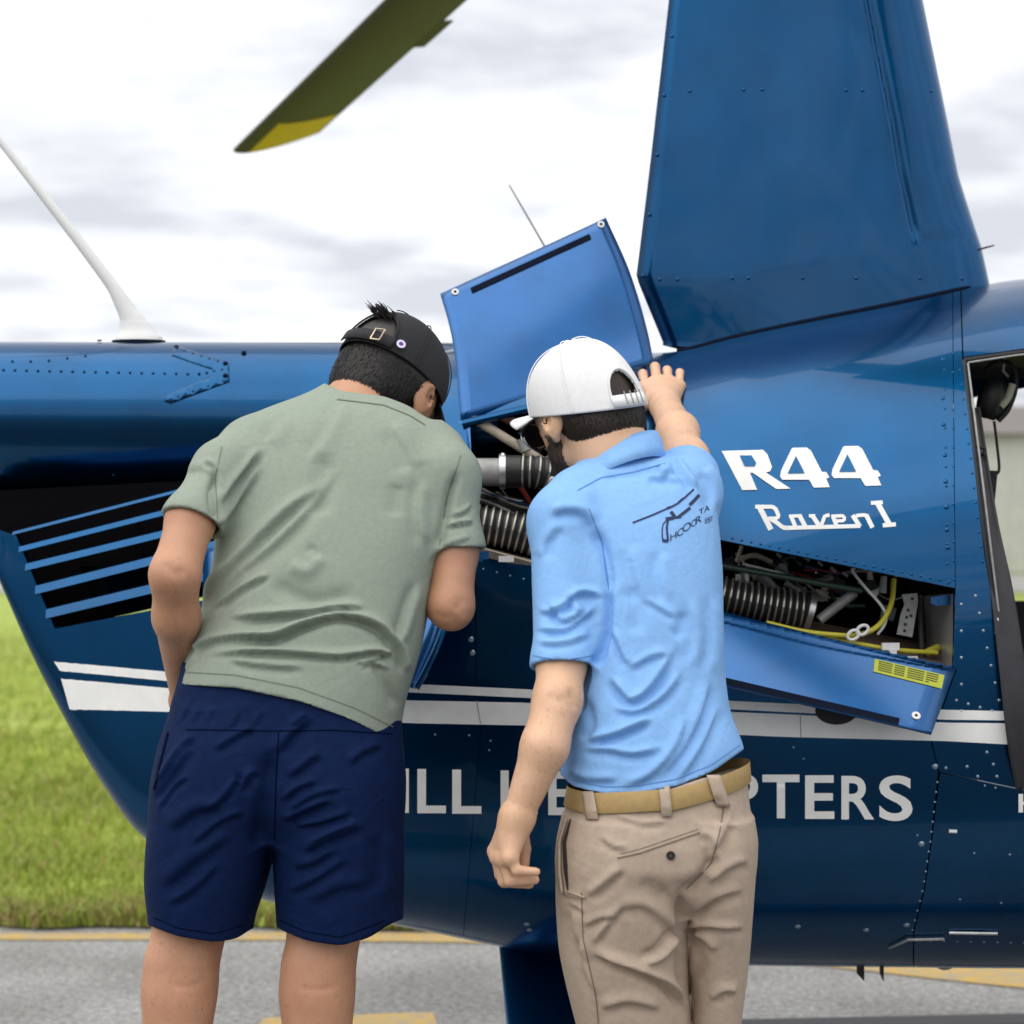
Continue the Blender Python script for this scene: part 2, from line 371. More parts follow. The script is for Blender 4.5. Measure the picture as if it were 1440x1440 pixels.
def skin(name, poly, m, parent, off=0.0, thick=0.014, side=-1, far=False, gx=0.035, gq=0.05, smooth=True, holes=None):
    """a skin panel: polygon in photo pixels laid on the fuselage"""
    pts = []
    for (u, v) in dens(poly):
        if far: X = cx(u); zm, H, *_r = bp(X); t = float(np.clip((cz(v)-zm)/H, -1, 1))
        else: X, t = solve(u, v)
        q = float(t2q(t))
        if not pts or abs(pts[-1][0]-X)+abs(pts[-1][1]-q) > 1e-4: pts.append((X, q))
    bm = bmesh.new(); vs = [bm.verts.new((x, q, 0)) for x, q in pts]
    f = bm.faces.new(vs); bmesh.ops.triangulate(bm, faces=[f])
    xs = [p[0] for p in pts]; qs = [p[1] for p in pts]
    for c in np.arange(math.floor(min(xs)/gx)*gx+gx*.5, max(xs), gx): bmesh.ops.bisect_plane(bm, geom=bm.verts[:]+bm.edges[:]+bm.faces[:], plane_co=(c, 0, 0), plane_no=(1, 0, 0))
    for c in np.arange(math.floor(min(qs)/gq)*gq+gq*.37, max(qs), gq): bmesh.ops.bisect_plane(bm, geom=bm.verts[:]+bm.edges[:]+bm.faces[:], plane_co=(0, c, 0), plane_no=(0, 1, 0))
    bmesh.ops.dissolve_limit(bm, angle_limit=0.001, use_dissolve_boundaries=False, verts=bm.verts, edges=[]) if False else None
    co = np.array([v.co[:] for v in bm.verts]); w = bpoint(co[:, 0], q2t(co[:, 1]), off, side)
    for v, p in zip(bm.verts, w): v.co = p
    bmesh.ops.recalc_face_normals(bm, faces=bm.faces)
    # outward
    s = sum((f.normal.y*side)*f.calc_area() for f in bm.faces)
    if s < 0: bmesh.ops.reverse_faces(bm, faces=bm.faces)
    # exact smooth normals from the analytic surface; the panel's rim is turned inward
    e = 1e-3; X = co[:, 0]; t = np.clip(q2t(co[:, 1]), -0.9995, 0.9995)
    dX = bpoint(X+e, t, 0, side)-bpoint(X-e, t, 0, side); dT = bpoint(X, np.clip(t+e, -1, 1), 0, side)-bpoint(X, np.clip(t-e, -1, 1), 0, side)
    nr = np.cross(dX, dT)*(1 if side < 0 else -1); nr /= np.linalg.norm(nr, axis=1)[:, None]+1e-12
    bm.verts.index_update(); V = [tuple(v.co) for v in bm.verts]; Fc = [[v.index for v in f.verts] for f in bm.faces]; LN = [tuple(nr[i]) for f in Fc for i in f]
    if thick:
        for ed in bm.edges:
            if len(ed.link_faces) != 1: continue
            l = [q for q in ed.link_faces[0].loops if q.edge == ed][0]; i0, i1 = l.vert.index, l.link_loop_next.vert.index
            p0, p1 = np.array(V[i0]), np.array(V[i1]); k0 = len(V)
            fn = np.cross(p1-p0, nr[i0]); fn /= np.linalg.norm(fn)+1e-12
            V += [tuple(p1), tuple(p0), tuple(p0-nr[i0]*thick), tuple(p1-nr[i1]*thick)]; Fc.append([k0, k0+1, k0+2, k0+3]); LN += [tuple(fn)]*4
    bm.free(); me = bpy.data.meshes.new(name); me.from_pydata(V, [], Fc)
    me.polygons.foreach_set('use_smooth', [smooth]*len(me.polygons)); me.materials.append(m)
    if smooth: me.normals_split_custom_set(LN)
    o = bpy.data.objects.new(name, me); link(o, parent)
    return o
def rivets(name, pts, parent, r=0.0035, h=0.0016, m=None, off=0.0):
    b = MB()
    for (u, v) in pts: b.dome(on(u, v, off-0.0003), onn(u, v), r, h)
    return tag(b.build(name, m or PAINT, parent), kind='stuff')
def line(a, b, n): return [(lerp(a[0], b[0], i/(n-1)), lerp(a[1], b[1], i/(n-1))) for i in range(n)]
def path(pl, n):
    pl = [np.array(p, float) for p in pl]; L = [0]
    for a, b in zip(pl, pl[1:]): L.append(L[-1]+np.hypot(*(b-a)))
    s = np.linspace(0, L[-1], n); return list(zip(np.interp(s, L, [p[0] for p in pl]), np.interp(s, L, [p[1] for p in pl])))
def strip_on(name, pl, w, m, parent, off=0.0012):
    """a thin line (seam, decal stroke) on the skin"""
    pl = [np.array(p) for p in path(pl, max(2, int(sum(np.hypot(*(np.array(b)-np.array(a))) for a, b in zip(pl, pl[1:]))/3)))]
    V = []; n = len(pl)
    for i, p in enumerate(pl):
        t = pl[min(i+1, n-1)]-pl[max(i-1, 0)]; t = t/np.hypot(*t); nn = np.array([-t[1], t[0]])*w/2
        V += [on(*(p+nn), off), on(*(p-nn), off)]
    return mk(name, V, [(2*i, 2*i+1, 2*i+3, 2*i+2) for i in range(n-1)], m, parent)

heli = empty('helicopter', (cx(1130), YC, 0.0))
tag(heli, 'glossy dark blue helicopter with white stripes and open engine bay doors, parked on the apron', 'helicopter')
_HM = Matrix.Translation(-Vector(heli.location))
class _H:  # children are built in world space; parent inverse keeps them in place
    pass

# ---- near side skin, panel by panel
aft = skin('aft_side_panel', [(-4,744),(22,752),(77,884),(318,838),(336,560),(652,380),(655,590),(667,770),(669,985),(676,1020),(640,1450),(-4,1450)], PAINT, heli)
low = skin('lower_side_panel', [(669,773),(750,793),(1018,868),(1338,939),(1344,940),(1308,1040),(1319,1084),(1309,1180),(1299,1250),(1284,1310),(1282,1450),(640.8,1450),(676.8,1020),(669.8,985)], PAINT, heli)
top = skin('upper_cowl_strip', [(652.7,380),(906,380),(906,538),(656,590)], PAINT, heli)
cowl = skin('engine_cowl_panel', [(907,380),(1338,300),(1343,827),(1180,793),(1018,760),(911,738)], PAINT, heli)
pill = skin('door_pillar', [(1339,300),(1347,300),(1353,503),(1384,780),(1424,1010),(1433,1109),(1321,1085),(1310,1040),(1346,940),(1340,938),(1344,827)], PAINT, heli)
roof = skin('cabin_roof', [(1348,300),(1900,250),(2060,400),(1760,470),(1440,490),(1355,502)], PAINT, heli)
fwd = skin('forward_lower_panel', [(1322,1087),(1434,1111),(1800,1110),(1990,1000),(2310,900),(2310,1450),(1284,1450),(1286,1310),(1301,1250),(1311,1180)], PAINT, heli)
fpil = skin('front_door_pillar', [(1762,472),(1830,455),(2010,990),(1804,1108)], PAINT, heli)
# ---- far side skin
fs = []
for nm, pl in (('far_aft_panel', [(-4,744),(22,752),(77,884),(318,838),(336,500),(652,380),(652,1500),(-4,1500)]),
               ('far_engine_cowl', [(653,380),(1340,300),(1340,1500),(653,1500)]),
               ('far_cabin_roof', [(1342,300),(1900,250),(2060,420),(1440,530),(1342,560)]),
               ('far_cabin_side', [(1342,562),(1352,560),(1352,852),(1760,865),(2000,850),(2310,900),(2310,1500),(1342,1500)])):
    skin(nm, pl, PAINT, heli, far=True, side=1)
glassm = bpy.data.materials.new('window_glass'); glassm.use_nodes = True
_nn = glassm.node_tree.nodes; _ll = glassm.node_tree.links; _nn.clear()
_o = _nn.new('ShaderNodeOutputMaterial'); _tr = _nn.new('ShaderNodeBsdfTransparent'); _tr.inputs[0].default_value = (0.86, 0.86, 0.86, 1)
_gl = _nn.new('ShaderNodeBsdfGlossy'); _gl.inputs['Roughness'].default_value = 0.02
_fr = _nn.new('ShaderNodeFresnel'); _fr.inputs[0].default_value = 1.45; _ms = _nn.new('ShaderNodeMixShader')
_ll.new(_fr.outputs[0], _ms.inputs[0]); _ll.new(_tr.outputs[0], _ms.inputs[1]); _ll.new(_gl.outputs[0], _ms.inputs[2]); _ll.new(_ms.outputs[0], _o.inputs[0])
skin('far_window', [(1352,559),(1440,530),(1760,485),(2010,450),(2000,849),(1760,864),(1353,851)], glassm, heli, far=True, side=1, thick=0, off=-0.004)
skin('windscreen', [(1832,455),(2062,402),(2310,880),(2012,988)], glassm, heli, thick=0, off=-0.004)

# ---- seams, rivets, fasteners on the near side
rv = []
rv += path([(1328,520),(1333,820)], 12) + path([(1340,470),(1342,815)], 14) + path([(1350,520),(1382,790)], 14)
rv += path([(1030,757),(1180,787),(1335,818)], 24)
rivets('cowl_rivets', rv, cowl, 0.0032, 0.0016)
rivets('cowl_fasteners', [(1326,505),(1326,560),(1327,597),(1329,640),(1330,677),(1331,713),(1332,745),(1333,770)], cowl, 0.0052, 0.0024)
rv = path([(1352,850),(1352,1000)], 5)+path([(1372,838),(1405,985)], 7)+path([(1345,985),(1395,1000)], 4)+[(1397,1075),(1388,1058),(1402,1092),(1360,1078),(1330,1080),(1375,1092)]
rivets('pillar_rivets', rv, pill, 0.0035, 0.0022, mat('bright_rivet', (0.30, 0.38, 0.46), 0.3, metal=0.7))
BR = bpy.data.materials['bright_rivet']
rv = path([(1318,1100),(1308,1185),(1298,1250),(1283,1308)], 16)+path([(1290,1323),(1440,1326)], 9)+[(1385,1105),(1400,1108),(1370,1200),(1420,1202),(1350,1265),(1408,1270)]
rivets('panel_rivets', rv, fwd, 0.0024, 0.0014, BR)
rivets('panel_fasteners', [(1296,1187),(1122,1303),(1275,1301),(1218,1308),(741,1300),(745,1308),(663,899),(665,918),(1315,1078)], low, 0.0062, 0.003, BR)
rivets('small_rivets', [(688,1055),(690,1042),(660,1034),(1116,1051),(1130,1067),(612,1033),(1290,1175)]+path([(680,800),(1000,880)], 18), low, 0.0022, 0.0012, BR)
b = MB(); b.tube([on(1334,1168,.003), on(1345,1168.5,.003)], 0.0035, 8); b.build('drain_vent', WHITEP, fwd)
b = MB(); b.tube([on(1334,1310,.003), on(1370,1310,.004), on(1402,1311,.003)], 0.0036, 8); b.build('step_strip', STEEL, fwd)
b = MB(); b.tube([on(1250,1331,.004), on(1276,1318,.006), on(1327,1317,.006)], [0.002,.003,.003], 8); b.build('drain_tube', STEEL, low)
# white stripes and lettering (vinyl, each its own piece)
st = [(76,930,943,954,997),(240,945,958,968,1001),(420,954,966,978,1010),(585,962,974,985,1017),(735,969,981,988,1020),(900,979,991,996,1027),(1100,989,1001,1004,1036),(1330,998,1012,1016,1042),(1418,1000,1013,1017,1047)]
for nm, a, b_ in (('thin_stripe', 1, 2), ('broad_stripe', 3, 4)):
    d0 = 8 if nm == 'thin_stripe' else 22
    up = [(s[0], s[a]) for s in st]; lo = [(s[0], s[b_]) for s in st][::-1]
    lo[-1] = (lo[-1][0]+d0, lo[-1][1]); lo[0] = (lo[0][0]+(3 if a == 1 else 6), lo[0][1])
    if a == 3: up[0] = (86, 954)
    skin(nm, up+lo, WHITE, heli, off=0.0016, thick=0)
SEAM = mat('panel_seam', (0.002, 0.006, 0.02), 0.7)
strip_on('stripe_joint', [(670,985),(676,1018)], 1.2, GREYM, low, 0.0024)
strip_on('stripe_joint', [(1125,1003),(1126,1037)], 1.2, GREYM, low, 0.0024)

skin('fuel_filler_recess', [(1176+30*math.cos(g), 999+20*math.sin(g)) for g in np.linspace(0, 2*math.pi, 25)[:-1]], BLACK, low, off=0.0028, thick=0)
def font_mesh(ch, bold=0.0):
    c = bpy.data.curves.new('glyph', 'FONT'); c.body = ch; c.size = 1.0; c.offset = bold; c.resolution_u = 6
    o = bpy.data.objects.new('glyph', c); COL.objects.link(o); dg = bpy.context.evaluated_depsgraph_get(); dg.update()
    me = bpy.data.meshes.new_from_object(o.evaluated_get(dg)); bpy.data.objects.remove(o); bpy.data.curves.remove(c); return me
def glyph_on(name, ch, u0, u1, v0, v1, m, parent, bold=0.012, off=0.002):
    """one font letter stretched into the pixel box (u0..u1, v0 top..v1 bottom) on the skin"""
    me = font_mesh(ch, bold); bm = bmesh.new(); bm.from_mesh(me)
    for ax in (0, 1):
        c = [v.co[ax] for v in bm.verts]
        for q in np.linspace(min(c), max(c), 7)[1:-1]:
            no = [0, 0, 0]; no[ax] = 1; co = [0, 0, 0]; co[ax] = q
            bmesh.ops.bisect_plane(bm, geom=bm.verts[:]+bm.edges[:]+bm.faces[:], plane_co=co, plane_no=no)
    xs = [v.co.x for v in bm.verts]; ys = [v.co.y for v in bm.verts]; x0, x1, y0, y1 = min(xs), max(xs), min(ys), max(ys)
    for v in bm.verts:
        v.co = on(lerp(u0, u1, (v.co.x-x0)/(x1-x0)), lerp(v1, v0, (v.co.y-y0)/(y1-y0)), off)
    bm.to_mesh(me); bm.free(); me.name = name; me.materials.clear(); me.materials.append(m)
    for p in me.polygons: p.material_index = 0
    o = bpy.data.objects.new(name, me); link(o, parent); return o
L1, L2 = lambda u: 1073+(u-600)*0.0160, lambda u: 1142+(u-600)*0.0145
for ch, u0, u1 in (('I',563,575),('L',587,627),('L',636,677),('H',704,756),('E',771,808),('L',822,858),('I',870,882),('C',896,942),('O',952,1006),
                   ('P',1046,1089),('T',1075+7,1125),('E',1132,1173),('R',1183,1229),('S',1236,1283)):
    if ch == 'I' and u0 == 870: pass
    if ch == 'P': u0, u1 = 1030, 1069+21; 
    if ch == 'O': u0, u1 = 950, 1006
    if ch == 'P': u0, u1 = 1027, 1066
    if ch == 'T' : u0, u1 = 1072, 1124
    c = (u0+u1)/2; ov = 1.5 if ch in 'COS' else 0
    glyph_on('letter', ch, u0, u1, L1(c)+8-ov, L2(c)+1+ov, WHITE, heli, 0.018)
glyph_on('letter', 'H', 1432, 1470, 1116, 1142, WHITE, heli, 0.0)

# the two line model badge
def badge(name, polys, m, parent, off=0.002):
    for pl in polys: skin(name, pl, m, parent, off=off, thick=0, gx=0.02, gq=0.03)
k = lambda pts: [(1000+x/5.143, 610+y/5.14) for x, y in pts]
badge('badge_letter', [
  # R: drawn as one outline with the counter bridged
  k([(75,128),(375,120),(405,150),(440,245),(425,275),(395,283),(575,400),(470,402),(300,285),(280,285),(332,408),(225,410)]),
], WHITE, cowl)
badge('badge_counter', [k([(205,162),(290,162),(325,215),(315,240),(240,240)])], PAINT, cowl, 0.0035)
for dx_ in (0, 372):
    dy_ = -8 if dx_ else 0
    q = lambda pts: k([(x+dx_, y+dy_+(-4 if dx_ else 0)) for x, y in pts])
    badge('badge_letter', [q([(590,105),(690,103),(720,125),(800,278),(832,280),(855,318),(832,328),(858,388),(742,392),(708,335),(515,335),(498,312),(505,270),(580,115)])], WHITE, cowl)
    badge('badge_counter', [q([(612,165),(675,290),(552,292)])], PAINT, cowl, 0.0035)
def stroke(pts, w): return ([(np.array(p)) for p in pts], w)
def badge_strokes(name, strokes, m, parent):
    for pts, w in strokes:
        strip_on(name, k(pts), w*1.08/5.14, m, parent, 0.002)
badge_strokes('badge_letter', [
  ([(318,530),(445,530),(468,548),(488,598),(476,613),(400,618)], 27), ([(345,525),(432,695)], 36), ([(415,612),(470,640),(515,678),(560,684)], 28),
  ([(520,683),(1080,668)], 27),
  ([(562,598),(648,594)], 22), ([(577,598),(610,676)], 27), ([(636,588),(684,680)], 30),
  ([(706,596),(752,594)], 22), ([(732,594),(786,676)], 30), ([(792,674),(822,594),(856,590)], 24),
  ([(868,598),(950,594),(968,612),(958,630),(900,632)], 22), ([(880,598),(908,672)], 27),
  ([(1022,590),(1075,672)], 30), ([(1046,594),(1112,588),(1134,602)], 24), ([(1120,588),(1166,680)], 30),
  ([(1155,503),(1240,497)], 26), ([(1200,500),(1290,660)], 36), ([(1240,664),(1335,656)], 28)], WHITE, cowl)

# ---- louvred grille, near and far side
def slat(p0, p1, h, dep, side, parent, m=PAINT):
    a = on(*p0); b = on(*p1)
    if side > 0: a[1] = 2*YC-a[1]; b[1] = 2*YC-b[1]
    s = -side; h = h*SP; o = 0.004*side
    prof = [(s*0.003+o, 0), (o-s*.002, -h), (s*0.002+o, -h-.001), (s*0.006+o, -0.0015), (s*dep, 0.004), (s*dep, 0.0055)]
    V = [tuple(np.array(q)+np.array([0, y, z])) for q in (a, b) for y, z in prof]; n = len(prof)
    return mk('louvre_slat', V, [(i, (i+1) % n, n+(i+1) % n, n+i) for i in range(n)]+[tuple(range(n))[::-1], tuple(range(n, 2*n))], m, parent, False)
SL = [((18,748),(330,668),4),((27,769),(330,692),7),((36,793),(328,722),9),((50,824),(324,755),11),((65,857),(320,796),12)]
for s in (-1, 1):
    for p0, p1, h in SL: slat(p0, p1, h if s < 0 else h*2.2, 0.032, s, heli)
b = MB(); b.add([on(-2,742,-.01), on(235,690,-.04), on(330,660,-.05), [*on(330,660)[:1], 2*YC-on(330,660)[1], on(330,660)[2]-.01], [on(235,690)[0], 2*YC-on(235,690)[1], on(235,690)[2]-.01], [on(-2,742)[0], 2*YC-on(-2,742)[1], on(-2,742)[2]-.005]],
                [(0,1,4,5),(1,2,3,4)])
# dark bulkhead inside the aft bay, oil cooler core
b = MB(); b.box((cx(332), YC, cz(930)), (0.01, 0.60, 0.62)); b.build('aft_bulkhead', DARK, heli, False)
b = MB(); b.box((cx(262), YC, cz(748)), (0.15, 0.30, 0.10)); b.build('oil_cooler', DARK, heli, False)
b = MB(); b.add([P(-12,690,YC-.10), P(345,672,YC-.14), P(345,800,YC-.14), P(112,796,YC-.10), P(140,880,YC-.10), P(72,880,YC-.10), P(-6,745,YC-.10)], [(0,1,2,3,4,5,6)])  # black block added under the boom, stands for the shadow inside the body
V_ = list(b.v); b.add([(x, 2*YC-y, z) for x, y, z in V_], [(6,5,4,3,2,1,0)]); b.f += [(i, (i+1) % 7, (i+1) % 7+7, i+7) for i in range(7)]; b.build('aft_shade_block', DARK, heli, False)

# ---- tail boom
BZ = lambda u: cz(lerp(585, 592, (u+400)/1000)); BRr = lambda u: lerp(104.5, 110, (u+400)/1000)*SP
def boomp(u, th, off=0.0):
    r = BRr(u)+off; return np.array([cx(u), YC-r*math.cos(th), BZ(u)+r*math.sin(th)])
def boom_solve(u, v):
    th = 0.0; U = u
    for _ in range(30):
        p = boomp(U, th); s = F/p[1]; U += (u-(CU+p[0]*s))*(p[1]/YC); vv = CV-(p[2]-CH)*s
        th = float(np.clip(th+(vv-v)*p[1]/F/BRr(U)/max(math.cos(th), 0.25)*0.7, -1.55, 1.55))
    return U, th
seg = 72; us = np.arange(-900, 701, 40)
V = [boomp(u, 2*math.pi*k_/seg) for u in us for k_ in range(seg)]; n = len(us)
boom = mk('tail_boom', V, [(i*seg+k_, (i+1)*seg+k_, (i+1)*seg+(k_+1) % seg, i*seg+(k_+1) % seg) for i in range(n-1) for k_ in range(seg)]+[tuple(range(seg)), tuple((n-1)*seg+k_ for k_ in range(seg))[::-1]], PAINT, heli)
autosmooth(boom)
def boom_skin(name, poly, m, parent, off):
    bm = bmesh.new(); vs = [bm.verts.new((*boom_solve(*p), 0)) for p in dens(poly, 10)]
    f = bm.faces.new(vs); bmesh.ops.triangulate(bm, faces=[f])
    for c in np.arange(-920, 420, 30): bmesh.ops.bisect_plane(bm, geom=bm.verts[:]+bm.edges[:]+bm.faces[:], plane_co=(c, 0, 0), plane_no=(1, 0, 0))
    for c in np.arange(-1.56, 1.6, 0.07): bmesh.ops.bisect_plane(bm, geom=bm.verts[:]+bm.edges[:]+bm.faces[:], plane_co=(0, c, 0), plane_no=(0, 1, 0))
    for v in bm.verts: v.co = boomp(v.co.x, v.co.y, off)
    bmesh.ops.recalc_face_normals(bm, faces=bm.faces)
    if sum(f.normal.y*f.calc_area() for f in bm.faces) > 0: bmesh.ops.reverse_faces(bm, faces=bm.faces)
    me = bpy.data.meshes.new(name); bm.to_mesh(me); bm.free(); me.polygons.foreach_set('use_smooth', [True]*len(me.polygons)); me.materials.append(m)
    o = bpy.data.objects.new(name, me); link(o, parent); s = o.modifiers.new('t', 'SOLIDIFY'); s.thickness = off-0.0002; s.offset = -1; return o
boom_skin('doubler_plate', [(246,486),(322,511),(323,537),(312,541),(240,568),(231,565),(235,556),(298,529),(300,520),(242,500)], PAINT, boom, 0.0018)
b = MB()
for (u, v) in path([(-60,518),(40,521),(280,526)], 22)+path([(248,490),(318,512)], 7)+path([(314,536),(240,561)], 8)+path([(280,526),(312,520)], 4)+path([(-60,508),(60,508),(120,500)], 8)+[(160,668),(230,683)]:
    p = boomp(*boom_solve(u, v), 0.0022); c = np.array([0, p[1]-YC, p[2]-BZ(u)]); b.dome(p, c, 0.0032, 0.0018)
tag(b.build('boom_rivets', PAINT, boom), kind='stuff')
b = MB()
for (u, v) in [(317,512),(317,529),(140,481),(343,497),(248,489)]:
    p = boomp(*boom_solve(u, v), 0.002); c = np.array([0, p[1]-YC, p[2]-BZ(u)]); b.dome(p, c, 0.006, 0.004)
tag(b.build('boom_bolts', SEAL, boom), kind='stuff')
# antenna on the boom
an = empty('antenna', (0, 0, 0), boom)
def hloft(name, rows, m, parent, seg=20):
    V = []
    for u, v, hw, hd in rows:
        c0 = P(u, v, YC); V += [(c0[0]+hw*SP*math.cos(g), c0[1]+hd*SP*math.sin(g), c0[2]) for g in np.linspace(0, 2*math.pi, seg+1)[:-1]]
    q = MB(); n = len(rows); q.add(V, [(i*seg+k_, i*seg+(k_+1) % seg, (i+1)*seg+(k_+1) % seg, (i+1)*seg+k_) for i in range(n-1) for k_ in range(seg)]+[tuple(range(seg)), tuple((n-1)*seg+k_ for k_ in range(seg))]); return q.build(name, m, parent)
hloft('antenna_gasket', [(195,487,38,22),(195,479,38,22)], SEAL, an)
hloft('antenna_base', [(195,479.5,34,19),(195,474,33,18),(194,469,27,15),(192,461,24,13),(189,453,21,12)], WHITEP, an)
am = [(189,453.5,19,11),(184,444,17,10),(177,433,14.5,9),(168,417,12.5,8),(156,399,11,7),(110,338,9.5,6),(60,274,8,5),(0,198,6.5,4),(-150,8,4,3)]
mm = spline([np.array(q_) for q_ in am], 4); hloft('antenna_mast', [tuple(q_) for q_ in mm], WHITEP, an)
b = MB(); b.tube([P(768,350,4.95), P(716,260,4.95)], [0.0028, 0.0016], 8); b.tube([P(768,350,4.95), P(850,492,4.95)], 0.003, 8); b.build('whip_antenna', GREYM, heli)

# ---- mast fairing
def fair_sec(Z):
    v = CV-(Z-CH)/SP
    te = np.interp(v, [-260, 0, 400, 412, 500], [957, 940, 894, 897, 931]); le = np.interp(v, [-260, 0, 200, 407, 500], [1240, 1297, 1338, 1380, 1392])
    return cx(te), cx(le)
NS = 44
def fair_half(s, k_):
    """half thickness along the chord, s: 0 trailing .. 1 leading"""
    a = 1-s; base_ = 0.105*(1.9*np.sqrt(np.maximum(a, 0))*np.exp(-2.1*a)+0.55*np.maximum(1-a, 0)*a**0.6)
    return base_
S = np.concatenate([np.linspace(0, .60, 16), np.linspace(.63, .80, 16), 1-np.linspace(.44, 0, 20)**2])
S = np.unique(np.concatenate([np.linspace(0, .62, 14), np.linspace(.62, .84, 34), 1-(np.linspace(.4, 0, 22))**2]))
Zs = np.concatenate([np.linspace(cz(505), cz(380), 26), np.linspace(cz(375), cz(-260), 46)])
rows = []
for Z in Zs:
    x0, x1 = fair_sec(Z); v = CV-(Z-CH)/SP
    fade = float(np.clip((388-v)/26, 0, 1))
    cs = np.interp(v, [-260, 0, 200, 375], [.765, .764, .795, .802])      # crease place along the chord
    cr_ = fade*(0.0025/(1+np.exp(-(S-cs)/0.0035))*np.clip((1-S)/.12, 0, 1) - 0.009*np.exp(-((S-cs)/0.009)**2))
    y = fair_half(S, 0)*np.interp(v, [-260, 0, 500], [.86, .95, 1.0])+cr_
    y += 0.0012*np.sin(S*9+Z*3)*np.sin(Z*7+S*4)*np.clip(S*(1-S)*6, 0, 1)
    X = x0+(x1-x0)*S
    rows.append(np.concatenate([np.stack([X, YC-y, np.full_like(X, Z)], 1), np.stack([X, YC+y, np.full_like(X, Z)], 1)[::-1][1:-1]]))
# the foot follows the roof line
foot = lambda u: np.interp(u, [890, 930, 985, 1100, 1250, 1386, 1420], [486, 487, 491, 471, 438, 408, 403])
for i, Z in enumerate(Zs):
    for j in range(len(rows[i])):
        u = rows[i][j][0]/SP+CU; zf = cz(foot(u)); zr = cz(505); zt_ = cz(250)
        if Z < zt_: rows[i][j][2] = zf+(Z-zr)/(zt_-zr)*(zt_-zf)
m_ = len(rows[0]); V = np.concatenate(rows)
fair = mk('mast_fairing', V, [(i*m_+j, i*m_+(j+1) % m_, (i+1)*m_+(j+1) % m_, (i+1)*m_+j) for i in range(len(rows)-1) for j in range(m_)]+[tuple((len(rows)-1)*m_+j for j in range(m_))], PAINT, heli)
bmx = bmesh.new(); bmx.from_mesh(fair.data); bmesh.ops.recalc_face_normals(bmx, faces=bmx.faces); bmx.to_mesh(fair.data); bmx.free()
FT = BVHTree.FromPolygons([tuple(p) for p in V], [tuple(p.vertices) for p in fair.data.polygons])
b = MB()
def hit(T, u, v):
    d = Vector(P(u, v, 1.0))-Vector((0, 0, CH)); d.normalize(); return T.ray_cast(Vector((0, 0, CH)), d)
for (u, v) in [(945,51),(934,134),(924,218),(913,302),(904,388),(970,128),(1046,126),(1072,126),(1190,127),(1213,127),(1310,128),(928,393),(953,393),(1030,391),(1053,391),(1129,391),(1204,391),(1294,391),(1353,392)]:
    p, nn_, *_r = hit(FT, u, v)
    if p: b.dome(p, nn_, 0.0046, 0.0026)
tag(b.build('fairing_rivets', PAINT, fair), kind='stuff')
b = MB(); b.tube([P(1372,352,YC-.03), P(1398,345,YC-.03)], [.0026, .0016], 8); b.build('pitot_tube', BLACK, fair)
def foot_pt(u):
    X = cx(u); x0, x1 = fair_sec(cz(float(foot(u)))); hy = float(fair_half(np.array([np.clip((X-x0)/(x1-x0), .001, .999)]), 0)[0])+.003
    zm, H, w_, n1, n2 = [float(q_) for q_ in bp(X)]; t_ = (1-min(hy/w_, .99)**n1)**(1/n1); return np.array([X, YC-hy, max(zm+H*t_, cz(float(foot(u)))-.012)+.002])
b = MB(); b.tube([foot_pt(u) for u in np.linspace(950, 1378, 48)], .0055, 8); b.build('foot_seal', SEAL, fair)
b = MB(); b.tube([P(1092,480,YC-.15), P(1092,468,YC-.13)], [.008, .006], 10); b.tube([P(1078,484,YC-.16), P(1106,478,YC-.16)], .004, 8); b.build('vent_fitting', WHITEP, cowl)

